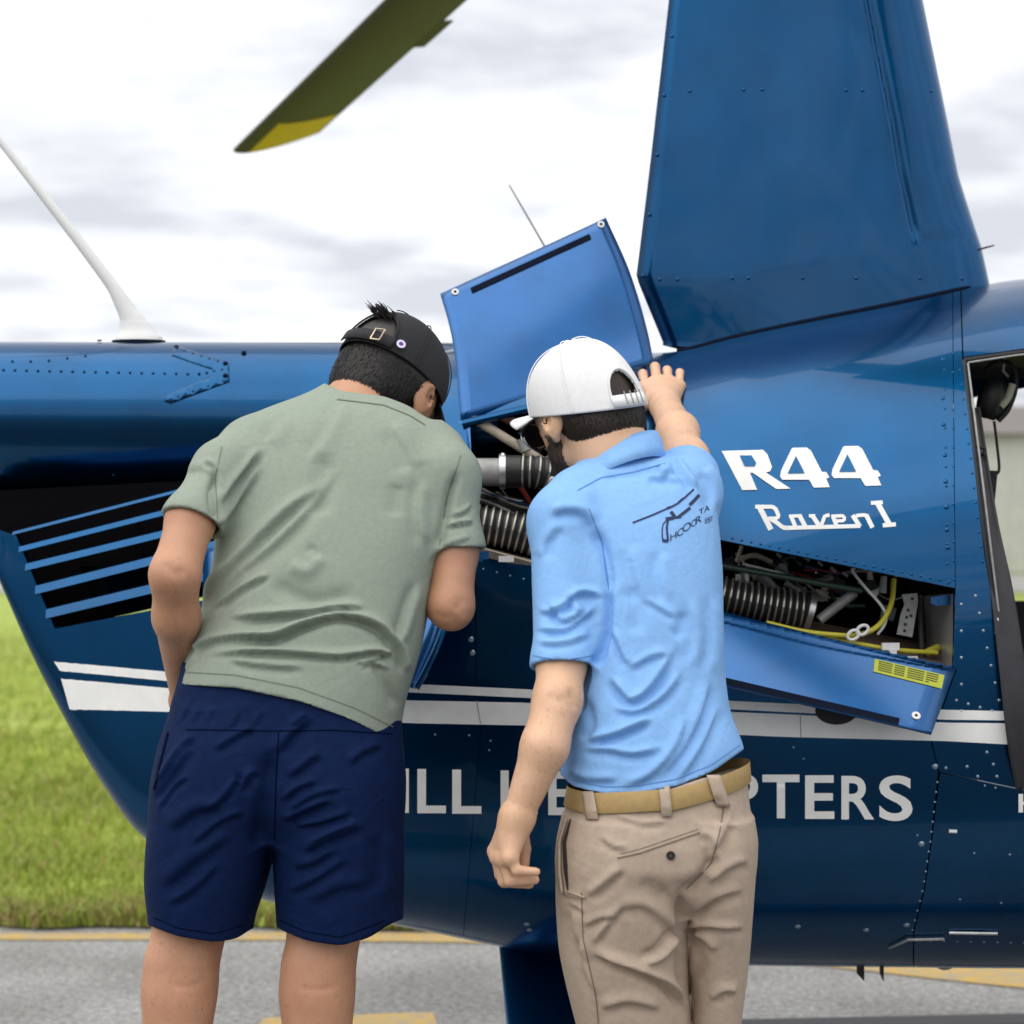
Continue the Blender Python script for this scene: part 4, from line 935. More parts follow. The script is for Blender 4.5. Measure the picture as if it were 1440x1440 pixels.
def surf(f, lo, hi, h, newton=2):
    lo = np.array(lo, float); hi = np.array(hi, float); B = 8
    nb = np.ceil((hi-lo)/(h*B)).astype(int); n = nb*B
    cc = [lo[i]+(np.arange(nb[i])+.5)*h*B-h*.5 for i in range(3)]
    C = np.stack(np.meshgrid(*cc, indexing='ij'), -1).reshape(-1, 3).astype(np.float32)
    dc = f(C); near = np.abs(dc) < h*B*1.15
    D = np.repeat(np.repeat(np.repeat(dc.reshape(nb), B, 0), B, 1), B, 2).astype(np.float32)
    idx = np.argwhere(near.reshape(nb)); off = np.stack(np.meshgrid(*[np.arange(B)]*3, indexing='ij'), -1).reshape(-1, 3)
    for s in range(0, len(idx), 700):
        I = (idx[s:s+700, None, :]*B+off[None]).reshape(-1, 3); D[I[:, 0], I[:, 1], I[:, 2]] = f((lo+I*h).astype(np.float32))
    ins = D < 0
    act = np.zeros(n-1, bool); cnt = None
    sl = lambda a, i, j, k: a[i:n[0]-1+i, j:n[1]-1+j, k:n[2]-1+k]
    allin = np.ones(n-1, bool); anyin = np.zeros(n-1, bool)
    for i in (0, 1):
        for j in (0, 1):
            for k in (0, 1): q = sl(ins, i, j, k); allin &= q; anyin |= q
    act = anyin & ~allin; A = np.argwhere(act); vid = -np.ones(n-1, np.int64); vid[act] = np.arange(len(A))
    acc = np.zeros((len(A), 3)); num = np.zeros(len(A))
    cor = [(i, j, k) for i in (0, 1) for j in (0, 1) for k in (0, 1)]
    val = {c: D[A[:, 0]+c[0], A[:, 1]+c[1], A[:, 2]+c[2]] for c in cor}
    for c in cor:
        for ax in range(3):
            if c[ax] == 0:
                e = list(c); e[ax] = 1; e = tuple(e); va, vb = val[c], val[e]; m = (va < 0) != (vb < 0)
                t = np.where(m, va/np.where(m, va-vb, 1), 0); q = np.tile(np.array(c, float), (len(A), 1)); q[:, ax] += t
                acc += q*m[:, None]; num += m
    V = lo+(A+acc/num[:, None])*h
    Fq = []
    for ax in range(3):
        a, b = [(1, 2), (2, 0), (0, 1)][ax]
        s0 = [slice(None)]*3; s1 = [slice(None)]*3; s0[ax] = slice(0, -1); s1[ax] = slice(1, None)
        e0, e1 = ins[tuple(s0)], ins[tuple(s1)]; E = np.argwhere(e0 != e1)
        ok = (E[:, a] > 0) & (E[:, b] > 0) & (E[:, a] < n[a]-1) & (E[:, b] < n[b]-1) & (E[:, ax] < n[ax]-1); E = E[ok]
        fl = e0[E[:, 0], E[:, 1], E[:, 2]]
        def vv(da, db): q = E.copy(); q[:, a] -= da; q[:, b] -= db; return vid[q[:, 0], q[:, 1], q[:, 2]]
        Q = np.stack([vv(1, 1), vv(0, 1), vv(0, 0), vv(1, 0)], 1); Q[~fl] = Q[~fl][:, ::-1]; Fq.append(Q)
    Fq = np.concatenate(Fq); Fq = Fq[(Fq >= 0).all(1)]
    for _ in range(newton):
        p = V.astype(np.float32); e = h*.5; d0 = f(p); g = np.zeros_like(p)
        for i in range(3):
            q = p.copy(); q[:, i] += e; g[:, i] = (f(q)-d0)/e
        st = np.clip(d0/np.maximum((g*g).sum(1), .15), -h, h); V = V-st[:, None]*g*.8
    return V, Fq
def vnormals(V, Q):
    n = np.cross(V[Q[:, 2]]-V[Q[:, 0]], V[Q[:, 3]]-V[Q[:, 1]]); N = np.zeros_like(V)
    for i in range(4): np.add.at(N, Q[:, i], n)
    return N/(np.linalg.norm(N, axis=1)[:, None]+1e-12)
def relax(V, Q, it=1, lam=.5):
    for _ in range(it):
        S = np.zeros_like(V); c = np.zeros(len(V))
        for i in range(4):
            for j in (1, 3): np.add.at(S, Q[:, i], V[Q[:, (i+j) % 4]]); np.add.at(c, Q[:, i], 1)
        V = V+lam*(S/np.maximum(c, 1)[:, None]-V)
    return V
def folds(V, Q, strokes, extra=None, back=True):
    """press traced creases into the camera side of a garment. stroke: (points, width px, height mm, kind)
       kind 'p' pleat (ridge on one side, valley on the other), 'r' ridge, 'v' valley"""
    N = vnormals(V, Q); U, Vv = uv(V); to = np.array([0, 0, CH])-V; to /= np.linalg.norm(to, axis=1)[:, None]
    fc = np.clip((N*to).sum(1)/.35, 0, 1); D = np.zeros(len(V))
    for pts, w, h, kind in strokes:
        pts = spline([np.array(p, float) for p in pts], 5) if len(pts) > 2 else [np.array(p, float) for p in pts]
        best = np.full(len(V), 1e9); sgn = np.zeros(len(V)); tt = np.zeros(len(V)); n = len(pts)-1
        u0 = min(p[0] for p in pts)-4*w; u1 = max(p[0] for p in pts)+4*w; v0 = min(p[1] for p in pts)-4*w; v1 = max(p[1] for p in pts)+4*w
        sel = np.where((U > u0) & (U < u1) & (Vv > v0) & (Vv < v1) & (fc > 0))[0]
        if not len(sel): continue
        bu, bv = U[sel], Vv[sel]; bb = best[sel]; ss = sgn[sel]; t_ = tt[sel]
        for i in range(n):
            a, b = pts[i], pts[i+1]; d = b-a; L = d@d+1e-9
            t = np.clip(((bu-a[0])*d[0]+(bv-a[1])*d[1])/L, 0, 1); ex = bu-a[0]-t*d[0]; ey = bv-a[1]-t*d[1]; r = np.hypot(ex, ey)
            m = r < bb; bb = np.where(m, r, bb); ss = np.where(m, np.sign(d[0]*ey-d[1]*ex), ss); t_ = np.where(m, (i+t)/n, t_)
        tap = np.clip(np.minimum(t_, 1-t_)/.22, 0, 1); tap = tap*tap*(3-2*tap); x = bb/w
        if kind == 'p': g = -1.35*ss*np.power(x, .62)*np.exp(-x*x*.85)
        elif kind == 'r': g = np.exp(-x*x)
        else: g = -np.exp(-x*x)
        D[sel] += g*h*.001*tap
    D *= fc
    if extra is not None: D += extra(V, N, U, Vv)
    return V+N*D[:, None]
def wob(seed, scale, n=7):
    r = np.random.default_rng(seed); K = r.normal(0, 1, (n, 3))*scale; ph = r.uniform(0, 6.28, n)
    return lambda p: sum(np.sin(p@K[i]+ph[i]) for i in range(n))/n
def mkq(name, V, Q, m, parent): 
    me = bpy.data.meshes.new(name); nv, nq = len(V), len(Q)
    me.vertices.add(nv); me.vertices.foreach_set('co', np.asarray(V, np.float32).ravel()); me.loops.add(4*nq); me.loops.foreach_set('vertex_index', np.asarray(Q, np.int32).ravel())
    me.polygons.add(nq); me.polygons.foreach_set('loop_start', np.arange(nq, dtype=np.int32)*4); me.polygons.foreach_set('use_smooth', np.ones(nq, bool))
    me.update(calc_edges=True); me.validate(); me.materials.append(m); o = bpy.data.objects.new(name, me); link(o, parent); return o
def bvh(V, Q): return BVHTree.FromPolygons([tuple(p) for p in V.tolist()], [tuple(q) for q in Q.tolist()])
def tri_up(V, N, L, m, parent, name, seed, count, length, width, down, F_=None, jit=.35, clump=.5):
    """short hair: thin blades lying along the surface"""
    r = np.random.default_rng(seed); i = r.integers(0, len(V), count); p = V[i]; n = N[i]; d = down-(n@down)[:, None]*n
    d /= np.linalg.norm(d, axis=1)[:, None]+1e-9; d = d+r.normal(0, jit, (count, 3))*.5; d -= (d*n).sum(1)[:, None]*n*.6; d /= np.linalg.norm(d, axis=1)[:, None]+1e-9
    s = np.cross(n, d); ln = length*r.uniform(.6, 1.3, count)[:, None]; w = width*r.uniform(.7, 1.3, count)[:, None]
    a = p-n*.001; Vv = np.stack([a-s*w, a+s*w, a+d*ln*.55+n*(.0025+.12*ln)+s*w*.8, a+d*ln*.55+n*(.0025+.12*ln)-s*w*.8, a+d*ln+n*.0015], 1).reshape(-1, 3)
    k = np.arange(count)[:, None]*5; fc = [tuple(x) for x in (k+np.array([[0, 1, 2, 3]])).tolist()]+[tuple(x) for x in (k+np.array([[3, 2, 4]])).tolist()]
    o = mk(name, Vv, fc, m, parent); tag(o, kind='stuff'); return o

def Rhead(yaw, pitch, roll): return np.array(Matrix.Rotation(R(yaw), 3, 'Z') @ Matrix.Rotation(-R(pitch), 3, 'X') @ Matrix.Rotation(R(roll), 3, 'Y'))
class Head:
    """local axes: x right, y forward (face), z up; origin between the ears"""
    def __init__(s, c, yaw, pitch, roll, sc=1.0): s.c = np.array(c); s.M = Rhead(yaw, pitch, roll); s.sc = sc
    def w(s, x, y, z): return s.c+s.M@(np.array([x, y, z])*s.sc)
    def loc(s, p): return ((p-s.c)@s.M)/s.sc
    def wl(s, A): return s.c+(np.asarray(A)*s.sc)@s.M.T
    def skull(s, p, o=0.0):
        q = s.loc(p).astype(np.float32); return ell((0, -.014, .034), (.077+o, .098+o, .088+o))(q)*s.sc
    def field(s):
        g = union((ell((0, -.014, .034), (.077, .098, .088)), 0), (ell((0, .022, -.012), (.066, .072, .082)), .03),
                  (rc((0, .040, -.060), (0, .072, -.088), .046, .026), .03), (rc((-.048, .02, -.052), (-.02, .066, -.085), .022, .018), .02), (rc((.048, .02, -.052), (.02, .066, -.085), .022, .018), .02),
                  (rc((0, .090, .012), (0, .112, -.026), .008, .013), .012), (rc((-.035, .078, .028), (.035, .078, .028), .012, .012), .014),
                  (rc((-.018, .092, -.055), (.018, .092, -.055), .007, .007), .008), (ell((-.032, .072, .006), (.018, .014, .012)), .006), (ell((.032, .072, .006), (.018, .014, .012)), .006),
                  (rc((0, -.035, -.02), (0, -.045, -.13), .062, .060), .02))
        ears = []
        for sx in (-1, 1):
            e1 = ell((sx*.083, -.012, .004), (.009, .021, .033), np.array(Matrix.Rotation(R(-sx*24), 3, 'Z')@Matrix.Rotation(R(12), 3, 'X'))); e2 = ell((sx*.091, -.006, .008), (.007, .011, .018)); l = ell((sx*.079, -.003, -.024), (.008, .010, .011))
            ears.append((lambda e1, e2, l: (lambda q: smin(np.maximum(e1(q), -e2(q)), l(q), .006)))(e1, e2, l))
        def f(p):
            q = s.loc(p).astype(np.float32); d = g(q)
            for e in ears: d = smin(d, e(q), .006)
            return d*s.sc
        return f
def chain(pts, rs, k=.012):
    return [(rc(pts[i], pts[i+1], rs[i], rs[i+1]), k) for i in range(len(pts)-1)]
def hand_parts(wrist, kn, mid, tip, thumb, r=.0092):
    o = []
    for i in range(4):
        o.append((rc(wrist, kn[i], .0235, .0132), .014))
    for a, b in zip(kn, kn[1:]): o.append((rc(a, b, .0105, .0105), .01))
    fg = []
    for i in range(4):
        q = [1.0, 1.04, 1.0, .88][i]; fg += [(kn[i], mid[i], r*q*1.06, r*q), (mid[i], tip[i], r*q, r*q*.8)]
    for a, b, ra, rb in fg: o.append((rc(a, b, ra, rb), .0035))
    th = [np.array(t) for t in thumb]; o += [(rc(th[0], th[1], .016, .0115), .012), (rc(th[1], th[2], .0112, .0088), .003)]
    return o

SKIN1 = mat('tan_skin', (0.45, 0.225, 0.125), 0.5, var=0.20, col2=(0.57, 0.295, 0.18), vscale=9, detail=9, bump=.5, bscale=160, sub=.10, bdist=.001)
SKIN2 = mat('fair_skin', (0.67, 0.405, 0.245), 0.5, var=0.17, col2=(0.80, 0.50, 0.335), vscale=9, detail=9, bump=.5, bscale=160, sub=.10, bdist=.001)
GREEN = mat('sage_green_jersey', (0.285, 0.33, 0.27), 0.9, var=0.05, vscale=120, bump=.35, bscale=900, bdist=.0008, spec=.2, wrinkle=0.22, wscale=13)
NAVY = mat('navy_shorts_cloth', (0.0026, 0.0125, 0.058), 0.75, var=0.12, vscale=60, bump=.3, bscale=700, bdist=.0008, spec=.12, wrinkle=0.4, wscale=15)
POLO = mat('sky_blue_polo', (0.235, 0.46, 0.82), 0.72, var=0.04, vscale=90, bump=.35, bscale=1000, bdist=.0008, spec=.3, wrinkle=0.3, wscale=15)
KHAKI = mat('khaki_twill', (0.47, 0.372, 0.288), 0.85, var=0.06, vscale=70, bump=.35, bscale=800, bdist=.0008, spec=.25, wrinkle=0.28, wscale=14)
BELT = mat('tan_belt', (0.50, 0.34, 0.14), 0.7, var=0.08, vscale=80)
HAIRB = mat('black_hair', (0.012, 0.009, 0.008), 0.42, var=.3, vscale=200)
HAIRD = mat('dark_brown_hair', (0.030, 0.020, 0.014), 0.42, var=.35, vscale=200)
CAPB = mat('black_cap_cloth', (0.016, 0.016, 0.019), 0.85, var=.2, vscale=160, bump=.4, bscale=900)
CAPW = mat('white_cap_cloth', (0.83, 0.83, 0.83), 0.85, var=.03, vscale=100, bump=.4, bscale=900)
SHOE = mat('shoe', (0.05, 0.05, 0.055), 0.7)
NAVYINK = mat('navy_print', (0.010, 0.022, 0.085), 0.7)

def cap(h, m, parent, bl=.076, bup=0.0, op=.30, oz=.055, tilt=.014, strapm=None, brim_drop=.03, z0=.022, a=.0885, b=.111, c=.098, strap=.022):
    """baseball cap: crown with an arched gap at the back, strap, brim"""
    NA, NE = 192, 64; ring = []
    def pt(az, el, o=0.0):
        zz = math.sin(el); rr = max(math.cos(el), 0)**.78
        x = (a+o)*rr*math.sin(az); y = -.012+(b+o)*rr*math.cos(az); zr = z0+tilt*math.cos(az)*(1-zz)
        return (x, y, zr+(c+o)*zz)
    V = [h.w(*pt(2*math.pi*i/NA, math.pi/2*(j/(NE-1)))) for j in range(NE) for i in range(NA)]; Fc = []
    for j in range(NE-1):
        for i in range(NA):
            az = 2*math.pi*(i+.5)/NA; da = abs((az-math.pi)); zz = c*math.sin(math.pi/2*(j+.5)/(NE-1))
            if zz > strap and ((da*b)/(op*b))**2+((zz-strap)/oz)**2 < 1: continue
            Fc.append((j*NA+i, j*NA+(i+1) % NA, (j+1)*NA+(i+1) % NA, (j+1)*NA+i))
    o = mk('cap', V, Fc, m, parent, solid=.0025, off=1)
    # panel seams and button
    for s_ in range(6):
        az = 2*math.pi*s_/6+math.pi/6*0
        js = [j for j in np.linspace(.02 if abs(az-math.pi) > .1 else .95, 1.5, 26)]
        q = MB(); q.tube([h.w(*pt(az, e_, .0028)) for e_ in js], .0011, 6); q.build('seam', m, o)
    q = MB(); q.dome(h.w(*pt(0, math.pi/2, .002)), h.M@np.array([0, 0, 1.]), .007, .005, 12); q.build('button', m, o)
    q = MB(); q.tube([h.w(*pt(math.pi+op*math.cos(g)*1.02, math.asin(min(.98, (strap+oz*math.sin(g)*1.02)/c)), .0025)) for g in np.linspace(0, math.pi, 30)], .0018, 6); q.build('edge_binding', m, o)
    V = []; nb = 25; nr = 9
    for j in range(nr):
        for i in range(nb):
            g = lerp(-1.12, 1.12, i/(nb-1)); L = bl*math.cos(g*.82)**.55*j/(nr-1); p0 = np.array(pt(g, 0)); V.append(h.w(p0[0]*(1+.10*j/(nr-1)), p0[1]+L, p0[2]+.003-brim_drop*(abs(g)/1.12)**2*(.35+.65*j/(nr-1))-.012*j/(nr-1)+bup*L))
    br = mk('cap_brim', V, [(j*nb+i, j*nb+i+1, (j+1)*nb+i+1, (j+1)*nb+i) for j in range(nr-1) for i in range(nb-1)], m, o, solid=.003, off=0)
    if strapm is not None:
        V = []; n = 24
        for i in range(n):
            az = math.pi+lerp(-op*1.1, op*1.1, i/(n-1))
            for el in (.005, strap/c*1.0): V.append(h.w(*pt(az, el, .005)))
        mk('strap', V, [(2*i, 2*i+1, 2*i+3, 2*i+2) for i in range(n-1)], strapm, o, solid=.0022, off=1)
    return o, pt

# ------------------------------------------------------------------ man in the green shirt
p1 = empty('person', (P(400, 1500, 3.62)[0], 3.62, 0.0))
tag(p1, 'person in sage green t-shirt, navy shorts and black cap, leaning into the engine bay', 'person')
K = 3.6/F
H1 = Head(P(543, 556, 3.90), -24, 36, 12, 1.07)
J = lambda *q: P(*q)
# skin
legs = []
for kn, th, an, s in ((J(253,1392,3.60), J(285,1180,3.62), J(240,1800,3.64), -1), (J(446,1396,3.60), J(470,1180,3.62), J(448,1800,3.64), 1)):
    calf = lerp(kn, an, .30)+np.array([s*.004, -.022, 0]); foot = np.array([an[0], an[1]+.02, .055]); 
    legs += chain([th, kn, calf, an, foot], [.075, .0555, .059, .037, .04], .03)+[(rc(kn+np.array([-.022, -.018, .05]), kn+np.array([-.014, -.012, -.09]), .030, .026), .03), (rc(kn+np.array([.022, -.018, .05]), kn+np.array([.014, -.012, -.09]), .030, .026), .03), (rc(foot, foot+np.array([s*.03, .16, -.015]), .04, .032), .03)]
wl = J(262,985,3.76); wr = J(612,835,3.98)
body1 = union((H1.field(), 0), (rc(H1.w(0,-.045,-.085), J(515,640,3.84), .060, .058), .03),
    (rc(J(500,690,3.80), J(420,1000,3.68), .05, .08), .05), (rc(J(370,660,3.80), J(590,670,3.80), .03, .03), .03), (rc(J(320,1090,3.64), J(480,1090,3.64), .07, .07), .05),
    *chain([J(370,660,3.78), J(305,672,3.68), J(268,732,3.588), J(246,808,3.53), J(248,868,3.57), wl], [.032, .038, .0395, .0395, .0375, .026], .018),
    *chain([J(590,670,3.78), J(628,680,3.705), J(639,775,3.668), J(634,853,3.64), J(625,845,3.78), wr], [.032, .038, .039, .0375, .038, .027], .018),
    *legs,
    *hand_parts(wl, [J(262+q*9,1030+q*3,3.80) for q in range(4)], [J(272+q*9,1055,3.80) for q in range(4)], [J(280+q*9,1072,3.78) for q in range(4)], [J(275,1000,3.78), J(292,1012,3.78), J(300,1030,3.77)]),
    *hand_parts(wr, [J(592+q*8,812,4.05) for q in range(4)], [J(590+q*8,802,4.085) for q in range(4)], [J(592+q*8,806,4.11) for q in range(4)], [J(612,828,4.02), J(622,818,4.04), J(625,806,4.06)]))
V, Q = surf(body1, (-.75, 3.35, -.02), (.10, 4.20, 1.78), .0045, 2)
# elbow crease and tendons
V = folds(V, Q, [([(228,788),(246,806),(262,800)], 7, 2.5, 'v'), ([(222,760),(216,800),(226,840)], 9, 2.0, 'r'), ([(236,1384),(262,1388),(290,1380)], 4, 1.6, 'v'), ([(415,1388),(450,1392),(480,1384)], 4, 1.6, 'v'), ([(640,860),(652,840)], 8, 2.5, 'v'), ([(655,862),(646,884),(628,884)], 7, 2.5, 'r'), ([(610,860),(622,868),(640,866)], 4, 1.5, 'v')])
b1 = mkq('body', V, Q, SKIN1, p1)
FINE = mat('fine_body_hair', (.03, .018, .012), .5)
_U, _W = uv(V); _N = vnormals(V, Q); _m = ((_W > 1300) & (_W < 1480)) | ((_W > 780) & (_W < 970) & (_U < 290)); tri_up(V[_m], _N[_m], 0, FINE, b1, 'body_hair', 31, 1500, .009, .00013, np.array([0, 0, -1.]), jit=.6)
# shirt
T1 = Loft([(530,470,575,3.86,.045),(548,452,588,3.84,.065),(562,415,597,3.82,.080),(582,352,608,3.79,.095),(598,324,634,3.78,.104),(614,312,650,3.77,.111),(660,302,655,3.745,.122),(740,306,642,3.71,.132),(800,300,615,3.685,.137),(860,284,603,3.665,.138),(920,263,592,3.65,.140),(960,252,578,3.64,.142),(1000,248,566,3.635,.145),(1060,246,561,3.63,.146),(1110,246,560,3.63,.146)], 2.4)
def cutv(us, vs):
    gu = np.arange(us[0]-40, us[-1]+41.0); kk = np.exp(-.5*(np.arange(-21, 22)/7.0)**2); kk /= kk.sum()
    gv = np.convolve(np.pad(np.interp(gu, us, vs), 21, mode='edge'), kk, 'valid')
    def f(p):
        u, v = uv(p); return (v-np.interp(u, gu, gv))*K
    return f
hem1 = cutv([240,252,330,420,500,560,600], [962,963,967,986,1016,1047,1060])
def plane(a, n): 
    a = np.array(a); n = np.array(n)/np.linalg.norm(n); return lambda p: (p-a)@n
def sleeve(pts, rs, cut_at, k):
    ax = np.array(pts[-1])-np.array(pts[-2]); g = union(*[(q, .03) for q, _ in chain(pts, rs)]); pl = plane(cut_at, ax)
    return (lambda p: np.maximum(g(p), pl(p))), (lambda p: np.maximum(g(p)+.0065, plane(np.array(cut_at)-ax/np.linalg.norm(ax)*.05, -ax)(p)))
s1, i1 = sleeve([J(358,644,3.74), J(316,664,3.675), J(270,734,3.585), J(254,778,3.56)], [.070, .0520, .0455, .0445], J(270,734,3.585), .03)
s2, i2 = sleeve([J(606,646,3.75), J(627,672,3.70), J(641,774,3.665), J(644,810,3.66)], [.060, .056, .0445, .043], J(641,774,3.665), .03)
neckcut = rc(J(548,480,3.95), J(538,540,3.885), .075, .062); neck1 = cutv([440,474,500,540,575,603,640], [530,549,552,557,571,590,590])
def shirt1(p):
    d = smin(smin(T1(p), s1(p), .022), s2(p), .022); h = hem1(p)
    d = np.maximum(d, h); d = np.maximum(np.maximum(d, -neckcut(p)), -neck1(p))
    d = np.maximum(d, -np.maximum(T1(p)+.0075, -(h+.05)))
    d = np.maximum(d, -i1(p)); return np.maximum(d, -i2(p))
V, Q = surf(shirt1, (-.62, 3.45, 1.0), (.02, 4.0, 1.70), .0038, 2)
c2 = lambda pts: [(180+x/2.77, 540+y/2.77) for x, y in pts]
st1 = [(c2([(365,470),(400,405),(470,320),(530,250)]), 7, 5, 'p'), (c2([(350,570),(400,500),(470,400),(520,320)]), 6, 4, 'p'), (c2([(345,330),(330,430),(350,540)]), 7, 5, 'v'),
  (c2([(250,950),(330,800),(450,670),(600,520),(780,380)]), 10, 6.5, 'p'), (c2([(300,900),(400,760),(560,640),(700,500),(850,300)]), 12, 4, 'p'), (c2([(330,880),(440,800),(560,740)]), 6, 4.5, 'p'),
  (c2([(560,760),(640,820),(760,850),(900,800)]), 14, 4, 'v'), (c2([(620,700),(700,730),(760,660)]), 11, 3.5, 'r'), (c2([(690,660),(720,640),(740,690)]), 5, 2, 'v'),
  (c2([(380,915),(540,905),(700,890),(820,870),(945,880)]), 7, 7.5, 'p'), (c2([(350,985),(560,985),(680,940),(800,905),(900,915),(990,960),(1050,1050)]), 8, 10, 'p'),
  (c2([(230,1050),(330,1000),(480,985),(600,1000)]), 6, 5, 'p'), (c2([(300,1060),(480,1045),(660,1050),(820,1062),(980,1045),(1060,1090)]), 6, 6.5, 'p'), (c2([(380,1075),(520,1100),(700,1110)]), 8, 3, 'p'),
  (c2([(880,1090),(960,1075),(1040,1040)]), 4, 4, 'p'), (c2([(900,1110),(960,1090),(1020,1120)]), 4, 3.5, 'p'), (c2([(950,1080),(1000,1160),(1050,1270)]), 8, 4, 'v'),
  (c2([(1000,960),(1060,1040),(1080,1130)]), 7, 6, 'p'), (c2([(1140,360),(1125,500),(1150,640)]), 12, 3, 'p'), (c2([(1050,380),(1040,520)]), 14, 2.5, 'v'),
  (c2([(1290,330),(1255,430),(1225,560),(1205,650)]), 7, 6.5, 'v'), (c2([(1230,560),(1300,545),(1345,540)]), 4.5, 4, 'p'), (c2([(1250,520),(1310,500),(1340,470)]), 4, 3, 'p'), (c2([(1215,640),(1340,600)]), 6, 2, 'p'),
  (c2([(780,260),(750,400),(740,520)]), 18, 4, 'v'), (c2([(830,60),(780,180),(700,300)]), 14, 2.5, 'p'), (c2([(620,120),(540,230)]), 14, 2.5, 'p'), (c2([(1010,150),(1080,260),(1110,340)]), 18, 3, 'p'),
  (c2([(180,480),(260,500),(330,560)]), 3, 1.2, 'v'), (c2([(290,300),(340,330),(360,420)]), 6, 3, 'p'), (c2([(210,350),(280,330),(330,360)]), 9, 2, 'p'),
  (c2([(260,1010),(250,1060),(215,1110)]), 4, 3, 'p'), (c2([(1130,760),(1080,920),(1050,1010)]), 10, 4, 'p')]
w1 = wob(3, 14); w1b = wob(5, 38)
V = folds(V, Q, [(a, b*.9, c*2.2, d) for a, b, c, d in st1], lambda V_, N, U, Vv: .0022*w1(V_)*1.2+.0007*w1b(V_)); V = relax(V, Q, 1, .25)
sh1 = mkq('t_shirt', V, Q, GREEN, p1); B1 = bvh(V, Q)
SEAMG = mat('sage_seam', (0.17, 0.20, 0.155), 0.9)
strip_hit('hem_stitch', B1, [(254,945),(330,949),(420,967),(500,996),(562,1027)], 1.3, SEAMG, sh1, .0012)
strip_hit('sleeve_stitch', B1, [(238,712),(270,720),(305,736)], 1.3, SEAMG, sh1, .0012)
strip_hit('armhole_seam', B1, [(312,628),(303,670),(306,735)], 1.4, SEAMG, sh1, .0012); strip_hit('armhole_seam', B1, [(648,640),(628,700),(618,768)], 1.4, SEAMG, sh1, .0012)
strip_hit('collar_stitch', B1, [(474,562),(500,565),(540,570),(575,584),(598,598)], 1.3, SEAMG, sh1, .0014)
# shorts
SP1 = Loft([(930,258,566,3.64,.125),(1000,240,564,3.632,.134),(1050,226,564,3.63,.142),(1100,218,565,3.63,.146),(1140,226,556,3.63,.130),(1175,250,530,3.63,.09)], 2.3)
LL = Loft([(1000,262,390,3.63,.105),(1060,232,398,3.63,.132),(1120,215,396,3.63,.143),(1180,208,391,3.63,.138),(1240,205,374,3.63,.126),(1290,210,357,3.63,.116),(1360,214,350,3.63,.108)], 2.3)
LR = Loft([(1000,395,545,3.63,.105),(1060,380,560,3.63,.132),(1120,378,566,3.63,.143),(1180,383,568,3.63,.138),(1240,387,568,3.63,.126),(1290,390,566,3.63,.116),(1360,392,563,3.63,.110)], 2.3)
hemS = cutv([195,213,250,300,335,352,370,386,392,430,480,520,545,570,590], [1296,1303,1317,1325,1320,1306,1300,1300,1306,1322,1330,1318,1300,1290,1288])
topS = cutv([230,252,330,420,500,560], [945,948,952,970,1000,1030])
def shorts1(p):
    l, r = LL(p), LR(p); d = smin(SP1(p), smin(l, r, .006), .03); h = hemS(p); d = np.maximum(d, h); d = np.maximum(d, -topS(p)-.02)
    inn = np.minimum(l, r)+.0075; return np.maximum(d, -np.maximum(inn, -(h+.06)))
V, Q = surf(shorts1, (-.66, 3.42, .62), (-.14, 3.86, 1.17), .0038, 2)
c3 = lambda pts: [(180+x/2.77, 940+y/2.77) for x, y in pts]
stS = [(c3([(100,520),(180,400),(250,300)]), 9, 5, 'p'), (c3([(440,490),(470,430),(500,400)]), 7, 6, 'p'), (c3([(420,470),(440,410)]), 5, 4, 'v'), (c3([(560,300),(540,450),(520,600),(510,720)]), 12, 9, 'v'), (c3([(580,340),(640,260),(720,190)]), 9, 5, 'p'),
  (c3([(620,430),(690,380),(750,330)]), 8, 4, 'p'), (c3([(600,600),(680,560),(800,510)]), 8, 6.5, 'p'), (c3([(640,620),(760,600),(880,560)]), 6, 4, 'p'), (c3([(680,720),(780,670),(930,610)]), 9, 6, 'p'), (c3([(640,780),(720,760),(820,700)]), 9, 4, 'p'),
  (c3([(160,640),(260,560),(380,540)]), 12, 4, 'p'), (c3([(130,860),(250,760),(420,640)]), 14, 4, 'p'), (c3([(200,220),(230,160),(250,110)]), 5, 1.5, 'p'), (c3([(260,210),(280,160)]), 5, 1.5, 'p'), (c3([(320,210),(330,150)]), 5, 1.5, 'p'), (c3([(410,230),(430,170)]), 4, 2.5, 'p'),
  (c3([(500,230),(520,170)]), 4, 2.5, 'p'), (c3([(630,230),(700,180)]), 5, 3, 'p'), (c3([(980,640),(1000,760),(980,900)]), 14, 4, 'p'), (c3([(700,920),(820,860),(960,840)]), 14, 3, 'p'), (c3([(560,700),(540,820)]), 7, 4, 'v'), (c3([(110,480),(200,330),(260,260)]), 6, 4, 'p'), (c3([(120,560),(170,470),(240,420)]), 5, 3.5, 'p'), (c3([(300,560),(380,500),(440,420)]), 6, 4, 'p'), (c3([(240,700),(360,600),(460,560)]), 7, 4, 'p'), (c3([(600,520),(660,470),(740,440)]), 5, 4.5, 'p'), (c3([(620,560),(720,500),(840,470)]), 5, 4, 'p'), (c3([(700,690),(800,640),(900,600)]), 5, 4, 'p'), (c3([(860,380),(920,330),(1000,300)]), 8, 3.5, 'p'), (c3([(150,930),(260,860),(360,760)]), 8, 3.5, 'p'), (c3([(620,880),(740,820),(860,740)]), 8, 3.5, 'p'), (c3([(330,330),(420,270),(500,230)]), 7, 3.5, 'p')]
w2 = wob(8, 18)
V = folds(V, Q, [(a, b, c*1.8, d) for a, b, c, d in stS], lambda V_, N, U, Vv: .0022*w2(V_)); V = relax(V, Q, 1, .25)
so1 = mkq('shorts', V, Q, NAVY, p1); B1s = bvh(V, Q)
SEAMN = mat('navy_seam', (0.001, 0.004, 0.020), 0.9, spec=.03)
